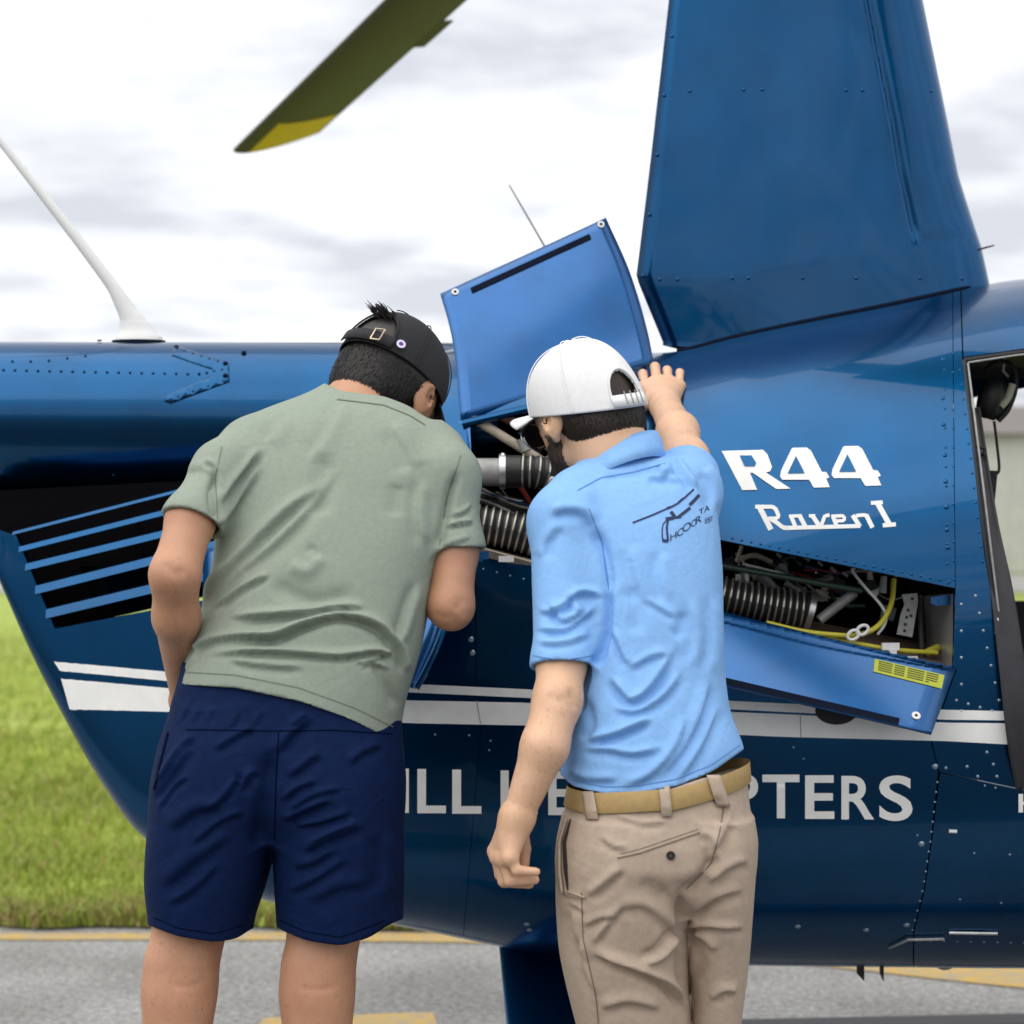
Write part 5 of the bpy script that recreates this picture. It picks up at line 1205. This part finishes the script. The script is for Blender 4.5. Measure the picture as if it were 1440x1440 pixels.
strip_hit('waist_seam', B1s, [(262,1026),(380,1028),(470,1027),(552,1032)], 1.6, SEAMN, so1, .001)
strip_hit('back_seam', B1s, [(392,1030),(388,1110),(386,1180)], 1.6, SEAMN, so1, .001)
strip_hit('hem_stitch', B1s, [(216,1290),(250,1305),(300,1313),(346,1300)], 1.3, SEAMN, so1, .001); strip_hit('hem_stitch', B1s, [(394,1294),(430,1310),(480,1318),(540,1295)], 1.3, SEAMN, so1, .001)
strip_hit('pocket_zip', B1s, [(237,1030),(224,1080),(217,1110)], 2.6, SEAMN, so1, .0015)
# shoes
for an, s in ((J(240,1800,3.64), -1), (J(448,1800,3.64), 1)):
    V, Q = surf(union((rc((an[0], an[1]-.02, .055), (an[0]+s*.035, an[1]+.19, .04), .05, .042), 0), (rc((an[0], an[1]+.01, .06), (an[0], an[1]+.01, .10), .045, .046), .02)), (an[0]-.12, an[1]-.12, -.03), (an[0]+.14, an[1]+.30, .17), .008, 1)
    V[:, 2] = np.maximum(V[:, 2], .002); mkq('shoe', V, Q, SHOE, p1)
# hair
def hair_shell(h, zfun, o, hh=.004, box=.13, shr=0.0):
    def f(p):
        q = h.loc(p).astype(np.float32); d = h.skull(p, o); d = smin(d, (ell((0, -.05, -.02), (.064+o*.6, .056+o*.6, .06))(q))*h.sc, .02)
        sh = np.clip((q[:, 2]-.0)/.045, 0, 1); return np.maximum(d+shr*sh*sh*(3-2*sh), (zfun(q)-q[:, 2]))
    return surf(f, h.c-box, h.c+box, hh, 1)
z1 = lambda q: np.where(q[:, 1] < -.035, -.068+.25*np.maximum(-np.abs(q[:, 0])+.02, 0), np.where(q[:, 1] < .012, -.068+(q[:, 1]+.035)*1.9, .022+(q[:, 1]-.012)*1.4))
V, Q = hair_shell(H1, z1, .007); hr1 = mkq('hair', V, Q, HAIRB, p1)
N = vnormals(V, Q); low_ = H1.loc(V)[:, 2] < .018
tri_up(V[low_], N[low_], 0, HAIRB, hr1, 'hair_strands', 4, 14000, .015, .0006, H1.M@np.array([0, -.15, -1.]))
r_ = np.random.default_rng(2); cw = H1.w(0.0, -.108, .088); q = MB()
for i in range(70):
    d = H1.M@np.array([r_.normal(-.35, .35), r_.normal(-.5, .25), 0])+np.array([-.25, 0, r_.uniform(.5, 1)]); d /= np.linalg.norm(d); s_ = cw+H1.M@np.array([r_.normal(0, .013), 0, r_.normal(0, .005)]); L_ = r_.uniform(.008, .021)*(1 if r_.random() < .85 else 1.3)
    q.tube([s_, s_+d*L_*.55, s_+d*L_+np.array([-.004, 0, .001])], [.0015, .0011, .0003], 4, False)
tag(q.build('hair_tuft', HAIRB, hr1), kind='stuff')
cp1, pf = cap(H1, CAPB, p1, op=.52, oz=.050, strapm=CAPB, strap=.019, z0=.028, tilt=.014, a=.0895, b=.114, c=.108)
q = MB(); pb = pf(math.pi-.28, .10, .0105); 
fr_ = [(-.009,-.011),(.009,-.011),(.009,.011),(-.009,.011),(-.009,-.011)]
q.tube([H1.w(pb[0]+x_, pb[1]+.0, pb[2]+z_) for x_, z_ in fr_], .0017, 6); q.build('strap_buckle', mat('brass_buckle', (.62,.52,.38), .35, metal=.8), cp1)
pe = np.array(pf(math.pi-.68, .13, .007)); nr_ = H1.M@np.array([math.sin(math.pi-.68), math.cos(math.pi-.68), .1])
q = MB(); q.disc(H1.w(*pe), nr_, .0085, .0012, 18, .0042); q.build('round_badge', mat('lilac_thread', (.72,.62,.85), .8), cp1)
q = MB(); q.disc(H1.w(*pe), nr_, .0042, .0012, 14); q.build('badge_centre', mat('violet_thread', (.10,.06,.22), .8), cp1)
for c_ in p1.children: c_.matrix_parent_inverse = Matrix.Translation(-Vector(p1.location))

# ------------------------------------------------------------------ man in the blue polo
p2 = empty('person', (P(920, 1500, 3.58)[0], 3.58, 0.0))
tag(p2, 'person in light blue polo, khaki trousers and white cap, reaching up to the cowling', 'person')
H2 = Head(P(825, 589, 3.80), 33, 17, -9, 1.02)
hd = on(930, 520)[1]-.035
wr2 = J(936,572,hd-.15); wl2 = J(727,1150,3.47)
kn = [J(907,543,hd-.045), J(924,536,hd-.042), J(940,537,hd-.04), J(955,543,hd-.04)]
md = [J(904,526,hd-.008), J(921,516,hd-.004), J(938,521,hd-.004), J(956,524,hd-.004)]
tp = [J(902,527,hd+.020), J(921,518,hd+.024), J(938,523,hd+.024), J(957,526,hd+.022)]
lk = [J(697,1197,3.505), J(701,1205,3.485), J(709,1208,3.465), J(718,1206,3.446)]
lm = [J(704,1230,3.505), J(709,1239,3.485), J(717,1238,3.463), J(727,1224,3.443)]
lt = [J(736,1240,3.507), J(744,1243,3.487), J(752,1237,3.466), J(754,1226,3.448)]
body2 = union((H2.field(), 0), (rc(H2.w(0,-.040,-.080), J(880,720,3.78), .058, .055), .03),
    (rc(J(890,740,3.74), J(920,1080,3.60), .05, .08), .05), (rc(J(820,750,3.72), J(960,720,3.74), .03, .03), .03), (rc(J(890,1180,3.58), J(970,1180,3.59), .06, .06), .05),
    *chain([J(820,750,3.71), J(795,760,3.64), J(790,930,3.54), J(784,985,3.50), J(766,1050,3.47), wl2], [.033, .037, .0400, .0390, .0375, .0245], .016),
    *chain([J(955,704,3.72), J(965,684,3.77), J(963,648,3.88), J(953,608,4.03), wr2], [.033, .040, .0405, .0350, .0300], .03),
    *hand_parts(wr2, kn, md, tp, [J(916,566,hd-.10), J(905,572,hd-.06), J(899,570,hd-.035)], .0096),
    *hand_parts(wl2, lk, lm, lt, [J(730,1168,3.505), J(737,1194,3.52), J(737,1216,3.522)], .0098))
V, Q = surf(body2, (-.05, 3.28, .70), (.50, 4.45, 1.78), .0038, 2)
V = folds(V, Q, [([(766,975),(790,985),(812,975)], 9, 2.5, 'v'), ([(800,965),(808,985),(806,1000)], 6, 2.5, 'v'), ([(704,1170),(700,1195)], 4, 1.2, 'r'), ([(716,1165),(708,1198)], 4, 1.0, 'v')])
b2 = mkq('body', V, Q, SKIN2, p2)
_U, _W = uv(V); _N = vnormals(V, Q); _m = ((_W > 960) & (_W < 1150) & (_U < 840)) | ((_W > 575) & (_W < 640) & (_U > 915)); tri_up(V[_m], _N[_m], 0, FINE, b2, 'body_hair', 32, 1000, .009, .00012, np.array([0, 0, -1.]), jit=.6)
# polo
T2 = Loft([(628,836,910,3.77,.045),(648,812,940,3.75,.075),(672,786,985,3.73,.095),(700,772,1003,3.71,.108),(740,768,1011,3.69,.118),(800,778,1016,3.665,.124),(870,800,1017,3.64,.126),(940,806,1017,3.62,.126),(1000,800,1024,3.60,.128),(1050,789,1046,3.59,.132),(1100,786,1050,3.585,.134),(1140,786,1052,3.58,.134)], 2.4)
hem2 = cutv([770,790,800,850,900,950,1000,1047,1070], [1084,1088,1106,1117,1115,1106,1086,1052,1040])
s3, i3 = sleeve([J(818,708,3.69), J(797,735,3.645), J(792,938,3.535), J(791,980,3.52)], [.066, .062, .0475, .0465], J(791.5,939,3.535), .03)
s4, i4 = sleeve([J(940,704,3.70), J(965,690,3.735), J(965,672,3.80), J(964,664,3.83)], [.064, .058, .0530, .0525], J(965,671,3.805), .03)
neck2 = rc(J(840,590,3.87), J(868,648,3.80), .066, .064)
def shirt2(p):
    d = smin(smin(T2(p), s3(p), .020), s4(p), .025); h = hem2(p)
    d = np.maximum(d, h); d = np.maximum(d, -neck2(p))
    d = np.maximum(d, -np.maximum(T2(p)+.0075, -(h+.05)))
    d = np.maximum(d, -i3(p)); return np.maximum(d, -i4(p))
V, Q = surf(shirt2, (.0, 3.40, .92), (.46, 4.02, 1.60), .0038, 2)
c5 = lambda pts: [(680+x/3.13, 800+y/3.13) for x, y in pts]; c4 = lambda pts: [(680+x/3.6, 460+y/3.6) for x, y in pts]
st2 = [(c5([(235,195),(330,185),(420,110),(540,125)]), 6, 6, 'p'), (c5([(280,140),(350,235),(460,170)]), 7, 5, 'p'), (c5([(225,270),(340,275),(420,235),(510,160)]), 6, 5, 'p'), (c5([(230,330),(350,330),(480,290)]), 6, 3.5, 'p'), (c5([(380,110),(400,200)]), 6, 4, 'p'),
  (c5([(545,40),(545,200),(520,360),(480,440)]), 6, 10, 'v'), (c5([(560,260),(600,360),(640,440)]), 7, 4.5, 'p'), (c5([(550,470),(600,540),(660,585),(760,500),(860,320)]), 8, 7, 'p'), (c5([(560,620),(680,630),(800,560),(880,450)]), 8, 5, 'p'),
  (c5([(430,765),(560,740),(660,700),(745,660)]), 7, 7.5, 'p'), (c5([(430,800),(540,800),(660,820),(800,790)]), 7, 5, 'p'), (c5([(640,450),(720,400),(820,370)]), 7, 3.5, 'p'), (c5([(700,130),(780,180),(850,220)]), 6, 2.5, 'p'), (c5([(830,300),(870,260),(880,180)]), 9, 4, 'v'),
  (c5([(600,970),(740,910),(850,780),(900,640)]), 9, 5, 'p'), (c5([(750,960),(880,800),(960,640),(1000,480)]), 10, 5.5, 'p'), (c5([(850,950),(960,790),(1040,600)]), 10, 4.5, 'p'), (c5([(360,900),(460,930),(600,930)]), 8, 4, 'p'), (c5([(440,560),(470,680),(430,760)]), 8, 4, 'v'),
  (c5([(900,120),(930,300),(900,440)]), 12, 3, 'p'), (c5([(1000,100),(1010,300),(980,480)]), 12, 3.5, 'p'), (c5([(640,60),(680,180),(660,300)]), 12, 3, 'v'),
  (c4([(540,1020),(600,1110),(630,1230),(635,1350)]), 8, 8, 'v'), (c4([(330,960),(420,930),(520,960),(590,1080)]), 9, 5, 'p'), (c4([(300,1180),(330,1080),(400,1000)]), 9, 3.5, 'p'), (c4([(960,660),(1010,740),(1080,830)]), 6, 6, 'p'), (c4([(880,690),(900,740),(1000,800)]), 7, 4, 'p'),
  (c4([(820,760),(900,760),(980,700)]), 7, 4, 'p'), (c4([(600,760),(760,740),(900,690)]), 6, 4.5, 'v'), (c4([(720,1100),(760,1250),(800,1400)]), 14, 3, 'p'), (c4([(900,1130),(890,1260),(930,1400)]), 12, 3, 'p'), (c4([(1100,720),(1150,800),(1160,950)]), 10, 4, 'p'),
  (c4([(560,800),(520,900),(560,1000)]), 14, 2.5, 'r')]
w3 = wob(11, 15); w3b = wob(12, 40)
V = folds(V, Q, [(a, b, c*1.8, d) for a, b, c, d in st2], lambda V_, N, U, Vv: .0022*w3(V_)+.0007*w3b(V_)); V = relax(V, Q, 1, .25)
sh2 = mkq('polo_shirt', V, Q, POLO, p2); B2 = bvh(V, Q)
SEAMB = mat('blue_seam', (0.10, 0.26, 0.60), 0.8)
strip_hit('sleeve_band', B2, [(750,922),(790,930),(834,922)], 1.6, SEAMB, sh2, .001); strip_hit('hem_stitch', B2, [(806,1097),(850,1107),(900,1105),(950,1096),(1000,1076),(1040,1048)], 1.3, SEAMB, sh2, .001)
strip_hit('armhole_seam', B2, [(828,715),(846,760),(856,830)], 1.5, SEAMB, sh2, .001)
strip_hit('yoke_seam', B2, [(812,690),(845,672),(890,664),(935,652)], 1.4, SEAMB, sh2, .001)
# collar
V = []; n = 56
for j, (cu, cv, cd, ra, rb, tz) in enumerate(((866,680,3.765,.0880,.112,.40),(867,664,3.77,.0840,.104,.42),(868,648,3.775,.0775,.092,.44),(868,638,3.78,.0725,.081,.45),(868,641,3.782,.0680,.075,.45),(868,665,3.78,.066,.072,.44))):
    c0 = J(cu, cv, cd)
    for i in range(n):
        g = 2*math.pi*i/n; V.append(c0+np.array([ra*math.cos(g), rb*math.sin(g), tz*ra*math.cos(g)-.25*rb*math.sin(g)]))
mk('collar', V, [(j*n+i, j*n+(i+1) % n, (j+1)*n+(i+1) % n, (j+1)*n+i) for j in range(5) for i in range(n)], POLO, sh2, solid=.002, off=0)
# back print: helicopter outline with lettering
c8 = lambda pts: [(880+x/11.077, 680+y/11.08) for x, y in pts]
pr = [([(105,615),(400,500),(650,390)], 3.2/1.4), ([(650,390),(780,335),(920,220),(1060,90)], 2.6), ([(640,390),(700,370)], 3.4), ([(820,300),(900,230)], 3.2), ([(700,440),(760,520)], 4.6), ([(620,560),(700,570),(740,540)], 5), ([(700,545),(800,545),(860,520)], 3.5),
      ([(810,530),(900,460),(1000,380)], 4.2), ([(990,340),(1060,270),(1140,180)], 4.6), ([(640,570),(575,640),(560,760),(575,900)], 1.7), ([(655,580),(635,700),(645,800),(655,900)], 2.8), ([(570,880),(590,960),(655,910)], 3.5), ([(575,900),(655,890)], 4)]
for pts, w_ in pr: strip_hit('shirt_print', B2, c8(pts), w_, NAVYINK, sh2, .0012)
def text_on(T, ch, o, ex, ey, m, parent):
    me = font_mesh(ch, .0); xs = [v.co.x for v in me.vertices]; ys = [v.co.y for v in me.vertices]; x0, x1 = min(xs), max(xs); y1 = max(max(ys), .7)
    for v in me.vertices:
        a = (v.co.x-x0)/(x1-x0); b_ = v.co.y/y1; h_ = hit(T, o[0]+ex[0]*a+ey[0]*b_, o[1]+ex[1]*a+ey[1]*b_)
        if h_[0] is not None: v.co = h_[0]+h_[1]*.0014
    me.materials.clear(); me.materials.append(m)
    for p in me.polygons: p.material_index = 0
    me.name = 'print_letter'; link(bpy.data.objects.new('print_letter', me), parent)
for ch, x, y, wx, hy in (('H',690,900,95,105),('C',795,842,95,112),('O',880,775,130,122),('O',1015,690,80,105),('R',1085,640,90,108),('T',1135,490,75,80),('A',1210,465,90,92),('E',1230,630,40,80),('S',1270,615,40,80),('T',1310,600,40,75)):
    o_ = c8([(x, y)])[0]; text_on(B2, ch, o_, (wx/11.08, -wx*.55/11.08), (0, -hy/11.08), NAVYINK, sh2)
# trousers
TP = Loft([(1085,803,1050,3.575,.120),(1130,798,1053,3.57,.126),(1180,786,1062,3.57,.140),(1215,786,1056,3.57,.140),(1250,800,1040,3.575,.115),(1280,830,1010,3.58,.08)], 2.3)
TL = Loft([(1150,796,985,3.57,.128),(1200,784,978,3.57,.142),(1260,781,970,3.575,.138),(1340,785,966,3.585,.124),(1400,798,968,3.59,.108),(1460,815,974,3.60,.100),(1560,832,976,3.61,.092),(1700,842,976,3.62,.088),(1880,846,974,3.63,.088)], 2.3)
TR = Loft([(1150,930,1055,3.58,.125),(1200,940,1063,3.59,.136),(1260,955,1059,3.60,.128),(1340,962,1052,3.62,.108),(1400,966,1045,3.63,.10),(1460,966,1038,3.64,.095),(1560,968,1040,3.66,.088),(1700,972,1046,3.68,.085),(1880,975,1055,3.70,.085)], 2.3)
topT = cutv([790,805,850,940,1045,1070], [1108,1110,1120,1110,1076,1066])
def pants(p):
    d = smin(TP(p), np.minimum(TL(p), TR(p)), .018); return np.maximum(d, -topT(p))
V, Q = surf(pants, (.02, 3.38, .02), (.48, 3.84, 1.08), .0042, 2)
c6 = lambda pts: [(680+x/3.43, 1060+y/3.43) for x, y in pts]
stP = [(c6([(500,700),(590,630),(680,550)]), 8, 5.5, 'p'), (c6([(510,960),(640,1010),(800,1070),(900,1130),(1000,1270)]), 8, 11, 'p'), (c6([(960,860),(900,900),(840,965),(750,1000)]), 7, 10, 'p'), (c6([(930,680),(1020,640),(1080,570),(1110,470)]), 9, 9, 'v'),
  (c6([(945,640),(955,800),(955,1000),(975,1240)]), 7, 10, 'v'), (c6([(960,850),(1060,835),(1270,850)]), 6, 7, 'p'), (c6([(990,870),(1060,900),(1110,960)]), 8, 6, 'p'), (c6([(530,930),(600,830),(690,720)]), 6, 5, 'p'), (c6([(480,840),(560,800),(640,780)]), 6, 4, 'p'),
  (c6([(1100,480),(1160,400),(1180,330)]), 10, 6, 'p'), (c6([(1080,640),(1180,560),(1290,520)]), 10, 5, 'p'), (c6([(1000,780),(1120,700),(1260,660)]), 9, 5, 'p'), (c6([(640,760),(760,740),(860,800),(950,880)]), 11, 4, 'p'), (c6([(760,600),(840,680),(900,660)]), 12, 4, 'v'),
  (c6([(620,300),(760,340),(900,330)]), 6, 3, 'p'), (c6([(560,400),(620,450),(700,465)]), 6, 3, 'p'), (c6([(1040,380),(1100,430),(1090,520)]), 8, 4, 'p'), (c6([(1100,180),(1170,260),(1160,350)]), 6, 3, 'p'), (c6([(560,1240),(700,1200),(860,1240)]), 10, 6, 'p'), (c6([(1100,1200),(1160,1150),(1220,1160)]), 8, 6, 'p'),
  (c6([(480,860),(470,1000),(540,1180)]), 7, 3.5, 'p'), (c6([(420,740),(440,880),(500,1020)]), 10, 4, 'p'), (c6([(380,660),(420,690),(480,700)]), 4, 3, 'p'), (c6([(400,720),(450,740),(490,770)]), 4, 3, 'p'), (c6([(1000,1100),(1030,1000),(990,900)]), 10, 4, 'p')]
w4 = wob(15, 16)
V = folds(V, Q, [(a, b, c*1.6, d) for a, b, c, d in stP], lambda V_, N, U, Vv: .0025*w4(V_)+.006*wob(16, 22)(V_)*np.clip((Vv-1430)/120, 0, 1)); V = relax(V, Q, 1, .25)
pa2 = mkq('trousers', V, Q, KHAKI, p2); B3 = bvh(V, Q)
SEAMK = mat('khaki_seam', (0.19, 0.145, 0.105), 0.9)
strip_hit('back_seam', B3, [(1020,1118),(1012,1170),(1000,1215),(965,1250)], 1.5, SEAMK, pa2, .001)
strip_hit('pocket_welt', B3, [(868,1207),(900,1200),(984,1171)], 2.2, SEAMK, pa2, .0012); strip_hit('pocket_stitch', B3, [(872,1201),(900,1194),(982,1166)], 1.0, SEAMK, pa2, .001)
strip_hit('side_seam', B3, [(818,1255),(820,1320),(838,1400),(842,1440)], 1.4, SEAMK, pa2, .001)
strip_hit('side_pocket', B3, [(803,1152),(794,1185),(796,1225),(799,1252)], [2, 5, 6, 2], mat('pocket_gap', (.03,.025,.02), .9), pa2, .0012); strip_hit('pocket_edge', B3, [(799,1254),(812,1258),(824,1262)], 3.2, KHAKI, pa2, .003, .002)
strip_hit('pocket_lip', B3, [(799,1152),(789,1185),(789,1225),(793,1255)], [2, 3, 3.2, 3], KHAKI, pa2, .004, .003)
h_ = hit(B3, 943, 1203); q = MB(); q.disc(h_[0], h_[1], .0072, .003, 18, .002); q.build('pocket_button', mat('dark_button', (.02, .016, .012), .35), pa2)
# belt and loops
V = []; n = 80; sl_ = (1126-1091)/(1045-805)
def beltz(x, o): 
    u = CU+x/3.5*F; return CH-((np.interp(u, [790, 805, 850, 940, 1045, 1070], [1125, 1127, 1131, 1122, 1089, 1080])+o)-CV)/F*3.47
for o in (-15, -14, 13, 14):
    for i in range(n):
        th = 2*math.pi*i/n; pz = TP.ring(beltz(TP.at(CH-(1120-CV)/F*3.57)[0]+.125*math.cos(th), o), th, .0060 if abs(o) < 14 else .0045)
        V.append(pz)
bl2 = mk('belt', V, [(j*n+i, j*n+(i+1) % n, (j+1)*n+(i+1) % n, (j+1)*n+i) for j in range(3) for i in range(n)], BELT, p2)
VB = np.array(V); TB = BVHTree.FromPolygons([tuple(p) for p in V], [(j*n+i, j*n+(i+1) % n, (j+1)*n+(i+1) % n, (j+1)*n+i) for j in range(3) for i in range(n)])
for a, b_, w_ in (((826,1113),(833,1152),17),((934,1105),(938,1148),15),((1003,1090),(1018,1134),19)):
    V = []; 
    for t in np.linspace(0, 1, 9):
        c_ = np.array(a)*(1-t)+np.array(b_)*t
        for sx in np.linspace(-.5, .5, 5):
            h_ = hit(TB, c_[0]+sx*w_, c_[1]); h2 = hit(B3, c_[0]+sx*w_, c_[1]+ (6 if t < .5 else 0))
            dpt = min([x[0].y for x in (h_, h2) if x[0] is not None]+[9]); V.append(P(c_[0]+sx*w_, c_[1], (dpt if dpt < 8 else 3.45)-.0045-.0015*math.cos(sx*3)))
    mk('belt_loop', V, [(j*5+i, j*5+i+1, (j+1)*5+i+1, (j+1)*5+i) for j in range(8) for i in range(4)], KHAKI, pa2, solid=.002, off=0)
for x_, y_, s in ((P(910,1880,3.63)[0], 3.60, -1), (P(1015,1880,3.70)[0], 3.67, 1)):
    V, Q = surf(union((rc((x_, y_, .05), (x_+s*.03, y_+.2, .04), .048, .04), 0)), (x_-.12, y_-.1, -.03), (x_+.13, y_+.3, .14), .008, 1); V[:, 2] = np.maximum(V[:, 2], .002); mkq('shoe', V, Q, SHOE, p2)
# hair, beard, glasses, cap
z2 = lambda q: np.where(q[:, 1] < -.035, -.060, np.where(q[:, 1] < .010, -.060+(q[:, 1]+.035)*1.9, .026+(q[:, 1]-.010)*1.4))
V, Q = hair_shell(H2, z2, .0065, shr=.0048); hr2 = mkq('hair', V, Q, HAIRD, p2); N = vnormals(V, Q); low_ = H2.loc(V)[:, 2] < -.004
tri_up(V[low_], N[low_], 0, HAIRD, hr2, 'hair_strands', 6, 14000, .016, .0006, H2.M@np.array([0, -.1, -1.]), jit=.2)
hf2 = H2.field()
def beard(p):
    q = H2.loc(p); d = hf2(p)-.0045; reg = np.maximum(np.maximum(-(q[:, 1]+.012-.10*np.maximum(-.03-q[:, 2], 0)), q[:, 2]-(-.018-.9*np.maximum(q[:, 1]-.02, 0)*.6)), -(q[:, 2]+.125))
    reg = np.maximum(reg, -(q[:, 1]-.010+ (q[:, 2]+.06)*.35)); return np.maximum(d, reg*.8)
V, Q = surf(beard, H2.c-.15, H2.c+.15, .004, 1); BEARD = mat('brown_beard', (0.055, 0.034, 0.022), 0.6, var=.4, vscale=150); be = mkq('beard', V, Q, BEARD, p2); N = vnormals(V, Q)
tri_up(V, N, 0, BEARD, be, 'beard_strands', 9, 4000, .008, .0006, H2.M@np.array([0, .1, -1.]), jit=.5)
for sx in (-1, 1):
    q = MB(); q.tube([H2.w(sx*.086, -.012, .022), H2.w(sx*.084, .05, .022), H2.w(sx*.076, .100, .018)], .0019, 6); q.build('spectacle_arm', BLACK, p2)
for sx in (-1, 1):
    q = MB(); q.tube([H2.w(sx*.040+.030*math.cos(g), .104-.006*abs(math.cos(g))*0, .010+.022*math.sin(g)) for g in np.linspace(0, 2*math.pi, 25)], .0018, 6, False); q.build('spectacle_rim', STEEL, p2)
    q = MB(); q.disc(H2.w(sx*.042, .101, .010), H2.M@np.array([sx*.25, 1., 0]), .029, .002, 20); q.build('spectacle_lens', mat('dark_lens', (.008,.008,.01), .1), p2)
cp2, pf = cap(H2, CAPW, p2, op=.34, oz=.038, strapm=CAPW, bl=.060, bup=.42, brim_drop=.016, strap=.017, z0=.011, tilt=.036, a=.0915, b=.115, c=.125)
for az in (-.24, -.12, .0, .12):
    q = MB(); q.tube([H2.w(*pf(math.pi+az, .02, .0078)), H2.w(*pf(math.pi+az, .165, .0078))], .0012, 6); q.build('strap_peg', GREYM, cp2)
for h, par in ((H1, p1), (H2, p2)):
    for sx in (-1, 1):
        q = MB(); q.dome(h.w(sx*.032, .080, .006), h.M@np.array([0, 1., 0]), .011, .008, 12); q.build('eye', WHITEP, par)
for c_ in p2.children: c_.matrix_parent_inverse = Matrix.Translation(-Vector(p2.location))
for c_ in p1.children: c_.matrix_parent_inverse = Matrix.Translation(-Vector(p1.location))
